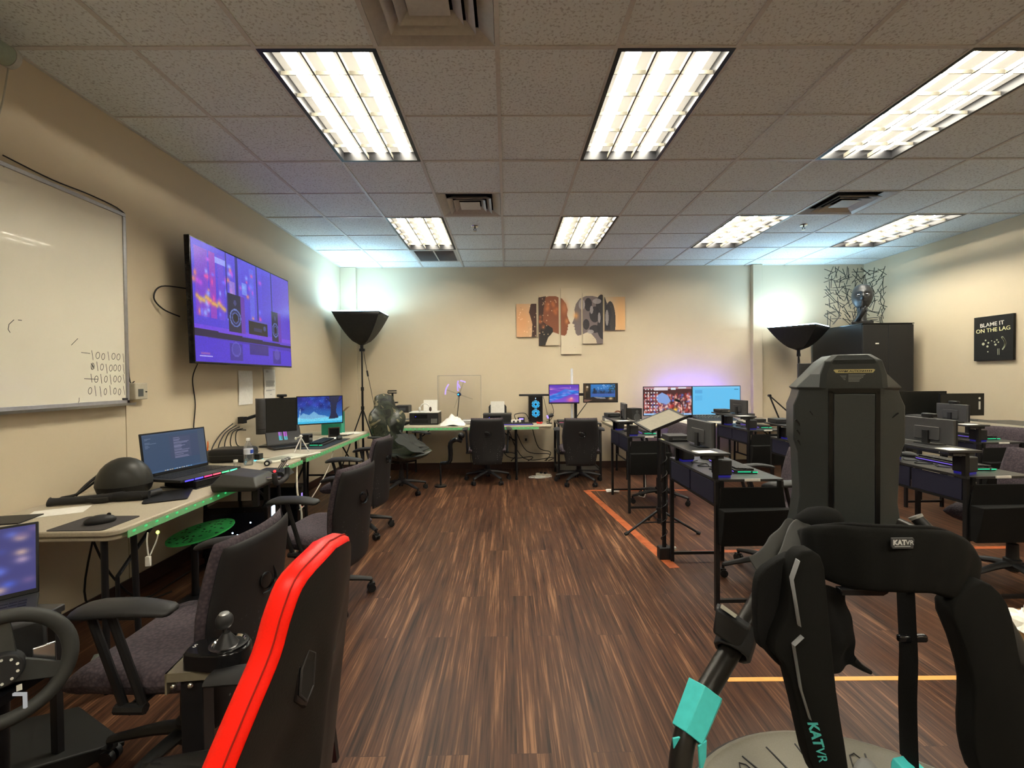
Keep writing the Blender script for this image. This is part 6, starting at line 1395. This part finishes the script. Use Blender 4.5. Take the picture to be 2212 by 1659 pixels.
t = thing('clamp_arm_controller', 'glossy black ball-headed controller arm standing under the back table', 'controller', (-.72, 5.86, 0)); obj('body', G().tube([(-.14, 0, .30), (-.03, 0, .31), (-.01, 0, .42), (-.01, 0, .55), (.06, 0, .60), (.14, 0, .58)], [.02, .03, .03, .03, .03, .03], 10, smooth=3), gloss, t); obj('ball', G().ell((.13, 0, .65), .045, .045, .04, 16, 10), gloss, t); obj('stand', G().cyl((-.14, 0, 0), (-.14, 0, .3), .012, n=10).cyl((-.14, 0, 0), (-.14, 0, .015), .08, n=20), bmetal, t)
# jacket on the camouflage chair
t = sheetc('jacket', [(-1.34, 5.78, .74), (-1.00, 5.66, .56), (-.96, 5.34, .50), (-1.30, 5.36, .66)], mat('jacket_black', (.018, .02, .018), .6), .085, 22, 18, None, 5, .014); tag(t, 'dark crumpled jacket lying on the camouflage chair seat', 'jacket')

# ================================================================ CABINET, SCULPTURE, SOFTBOXES
cabm = mat('cabinet_black', (.016, .016, .017), .45)
t = thing('black_cabinet', 'tall black cabinet in the back right corner with a metal head on top', 'cabinet', (4.97, 6.42, 0)); obj('body', G().box(-.335, .335, -.48, .48, 0, 2.04), cabm, t, bev=.004)
obj('door', G().box(-.333, -.002, -.498, -.481, .04, 2.03), cabm, t, bev=.003); obj('door', G().box(.002, .333, -.498, -.481, .04, 2.03), cabm, t, bev=.003); obj('name_tag', G().box(-.17, -.125, -.5, -.498, 1.775, 1.79), paper, t); obj('top_trim', G().box(-.34, .34, -.5, .48, 2.04, 2.05), gloss, t)
# sculpture: mask head with finger to the lips
t = thing('head_sculpture', 'dark metallic head sculpture with a finger to its lips on the black cabinet', 'sculpture', (4.74, 6.07, 2.05), -.58)
bronze = mat('dark_bronze', (.028, .029, .031), .38, .25)
obj('plinth', G().box(-.115, .115, -.07, .07, 0, .035), black, t, bev=.003)
vs = []; fs = []; nu, nv = 40, 36
for j in range(nv + 1):
    ph = -PI / 2 + PI * j / nv
    for i in range(nu):
        a = 2 * PI * i / nu; cp = max(0, math.cos(ph)) ** .72; x = cp * math.sin(a); y = -cp * math.cos(a); z = math.sin(ph)
        jaw = 1 - .22 * max(0, -z) ** 1.6; X = .118 * x * jaw; Y = .115 * y * (1 - .15 * max(0, -z)); Z = .165 * z
        f = max(0, -y) ** 2; fx = X / .108
        def bump(cx_, cz_, rx, rz_, amp): return amp * math.exp(-((fx - cx_) / rx) ** 2 - ((Z - cz_) / rz_) ** 2) * f
        dy = -bump(0, -.018, .15, .035, .048) - bump(0, .02, .10, .03, .024) + bump(.38, .022, .2, .02, .036) + bump(-.38, .022, .2, .02, .036) - bump(0, .052, .7, .014, .016) - bump(0, -.068, .26, .010, .024) + bump(0, -.078, .3, .004, .010) - bump(0, -.088, .22, .010, .022) - bump(0, -.125, .3, .02, .026)
        vs.append((X, Y + dy, Z + .365))
for j in range(nv):
    for i in range(nu): fs.append((j * nu + i, j * nu + (i + 1) % nu, (j + 1) * nu + (i + 1) % nu, (j + 1) * nu + i))
fc = obj('face', G().add(vs, fs), bronze, t, ang=180)
obj('neck', G().loft([[(r * math.cos(a) + dx, r * .9 * math.sin(a) + .02, z) for a in [2 * PI * k / 16 for k in range(16)]] for r, z, dx in ((.085, .035, -.02), (.06, .08, -.01), (.052, .16, 0), (.06, .24, 0), (.07, .28, 0))]), bronze, t, ang=80)
for s in (-1, 1): obj('eye', G().ell((s * .042, -.098, .386), .020, .010, .007, 12, 8), silver, fc)
hd = obj('hand', G().tube([(-.06, -.03, .04), (-.03, -.09, .10), (.0, -.115, .16), (-.004, -.12, .20)], [.028, .030, .034, .026], 12, smooth=4), bronze, t, ang=80)
for pts, r in (([(-.012, -.128, .20), (-.012, -.136, .25), (-.010, -.134, .30)], [.011, .010, .008]), ([(.01, -.125, .19), (.022, -.142, .215), (.012, -.148, .185)], [.011, .011, .009]), ([(.024, -.118, .17), (.036, -.134, .195), (.024, -.142, .165)], [.011, .010, .009]), ([(.03, -.105, .15), (.042, -.122, .17), (.03, -.13, .142)], [.010, .009, .008]), ([(-.026, -.115, .17), (-.034, -.13, .205), (-.020, -.138, .225)], [.011, .010, .009])):
    obj('finger', G().tube(pts, r, 8, smooth=4), bronze, hd, ang=80)
t = thing('stick_wall_art', 'square wall art made of many crossing black metal sticks behind the head', 'wall art', (4.98, 6.50, 2.5)); rr = random.Random(77); g = G()
n_ = 7
for i in range(n_):
    for j in range(n_):
        cx_, cz_ = -.43 + (i + .5) * .86 / n_, -.40 + (j + .5) * .80 / n_
        for q in range(3):
            a = rr.uniform(0, PI); L_ = rr.uniform(.065, .10); ox, oz = rr.uniform(-.035, .035), rr.uniform(-.03, .03)
            d = Vector((math.cos(a), 0, math.sin(a))) * L_; c_ = Vector((cx_ + ox, rr.uniform(-.006, .006), cz_ + oz)); p0, p1 = c_ - d, c_ + d
            for pp in (p0, p1): pp.x = max(-.455, min(.455, pp.x)); pp.z = max(-.449, min(.42, pp.z))
            g.cyl(p0, p1, .0042, n=5)
obj('sticks', g, black, t)
def softbox(label, x, y, zt, w, d, h, rz, foot_z=0, droop=.0):
    t = thing('softbox_light', label, 'studio light', (x, y, 0), rz); za = zt - h
    sec = []
    for k in range(9):
        q = k / 8; s = (.06 + .94 * q ** .62); sec.append([(sx * w / 2 * s, sy * d / 2 * s, za + h * q) for sx, sy in ((-1, -1), (0, -1.0), (1, -1), (1, 0), (1, 1), (0, 1), (-1, 1), (-1, 0))])
    g = G(); n = 8; vs = [p for r in sec for p in r]; fs = []
    for i in range(8):
        for k in range(n): fs.append((i * n + k, i * n + (k + 1) % n, (i + 1) * n + (k + 1) % n, (i + 1) * n + k))
    g.add(vs, fs); o = obj('hood', g, mat('softbox_black', (.012, .012, .012), .5, scale=30, var=.2), t, ang=30); sm = o.modifiers.new('s', 'SOLIDIFY'); sm.thickness = .004
    obj('lamp', G().box(-w / 2 * .97, w / 2 * .97, -d / 2 * .97, d / 2 * .97, zt - .012, zt + .012), emat('softbox_diffuser', (.50, .82, 1.06), L_SOFT), t)
    obj('bracket', G().cyl((0, 0, za - .05), (0, 0, za + .03), .022, n=12).box(-.03, .04, -.015, .015, za - .09, za - .05), bmetal, t)
    obj('pole', G().cyl((0, 0, .55), (0, 0, za - .05), .011, n=10).cyl((0, 0, .06), (0, 0, 1.25), .015, n=10), bmetal, t); obj('collar', G().cyl((0, 0, 1.22), (0, 0, 1.27), .022, n=12).cyl((0, 0, .95), (0, 0, 1.0), .024, n=12), black, t)
    for a in (PI / 2 + .3, -PI * .8, -.3):
        l = obj('leg', G().cyl((0, 0, .97), (.36 * math.cos(a), .36 * math.sin(a), .012), .009, n=8), bmetal, t); obj('strut', G().cyl((0, 0, .62), (.17 * math.cos(a), .17 * math.sin(a), .54), .005, n=6), bmetal, l)
    obj('power_cord', G().tube([(.02, 0, za - .05), (.06, -.01, za - .3), (.16, -.02, za - .8), (.22, 0, za - 1.15)], .004, 6, smooth=5), black, t)
    obj('cord_switch', G().cyl((.072, -.01, za - .36), (.085, -.01, za - .44), .012, n=10), black, t)
    return t
softbox('black softbox light pointing up in the back left corner', -2.03, 6.46, 2.30, .64, .50, .44, 0)
softbox('wider black softbox light pointing up beside the black cabinet', 4.13, 6.45, 2.055, .64, .60, .32, .72)
t = thing('led_panel_light', 'square black panel light on a stand in front of the black cabinet', 'studio light', (3.87, 5.80, 0), -.1); obj('panel', G().box(-.14, .14, 0, .05, 1.28, 1.53), black2, t, bev=.006); g = G()
for k in range(9): g.box(-.12, .12, -.003, 0, 1.30 + k * .025, 1.312 + k * .025)
obj('cooling_ribs', g, black, t); obj('bracket', G().tube([(.14, .06, 1.40), (.19, .03, 1.5), (.15, .0, 1.55), (.08, .0, 1.54)], .012, 8, smooth=4), black, t); obj('pole', G().cyl((0, .03, .02), (0, .03, 1.28), .012, n=10).cyl((0, .03, 0), (0, .03, .02), .13, n=24), bmetal, t)
# cardboard box at the right edge
t = thing('cardboard_box', 'cardboard box with crumpled white paper at the right edge of the photo', 'box', (2.42, 1.98, 0), .1); obj('box', G().box(-.22, .22, -.15, .15, 0, .004).box(-.22, -.216, -.15, .15, .004, .27).box(.216, .22, -.15, .15, .004, .27).box(-.216, .216, -.15, -.146, .004, .27).box(-.216, .216, .146, .15, .004, .27), cardboard, t)
g = G().ell((0, 0, 0), .16, .12, .07, 30, 18)
for v in g.v: v *= 1 + .9 * (abs(noise.noise(v * 22)) - .12)
g.xf(TR(-.05, 0, .25)); obj('packing_paper', g, paper, t, ang=20)
# floor tape
def tape(label, p0, p1, w, m):
    a = Vector(p0 + (0,)); b = Vector(p1 + (0,)); d = (b - a).normalized(); n = Vector((-d.y, d.x, 0)) * w / 2
    vs = [a - n, b - n, b + n, a + n]; g = G().add([tuple(v) + () for v in vs] + [(v.x, v.y, .0012) for v in vs], [(4, 5, 6, 7), (0, 1, 5, 4), (1, 2, 6, 5), (2, 3, 7, 6), (3, 0, 4, 7)])
    tag(obj('floor_tape', g, m), label, 'tape', 'orange floor tape')
tape('orange floor tape strip running diagonally beside the middle desks', (.955, 5.56), (1.20, 3.28), .075, orange_tape)
tape('orange floor tape strip crossing behind the second middle desk', (.97, 5.555), (2.7, 5.51), .055, orange_tape)
tape('bright orange floor tape strip behind the treadmill base', (.99, 2.062), (4.2, 2.02), .028, yellow_tape)
tape('orange floor tape strip behind the desk right of the treadmill tower', (1.45, 3.58), (4.0, 3.58), .05, orange_tape)
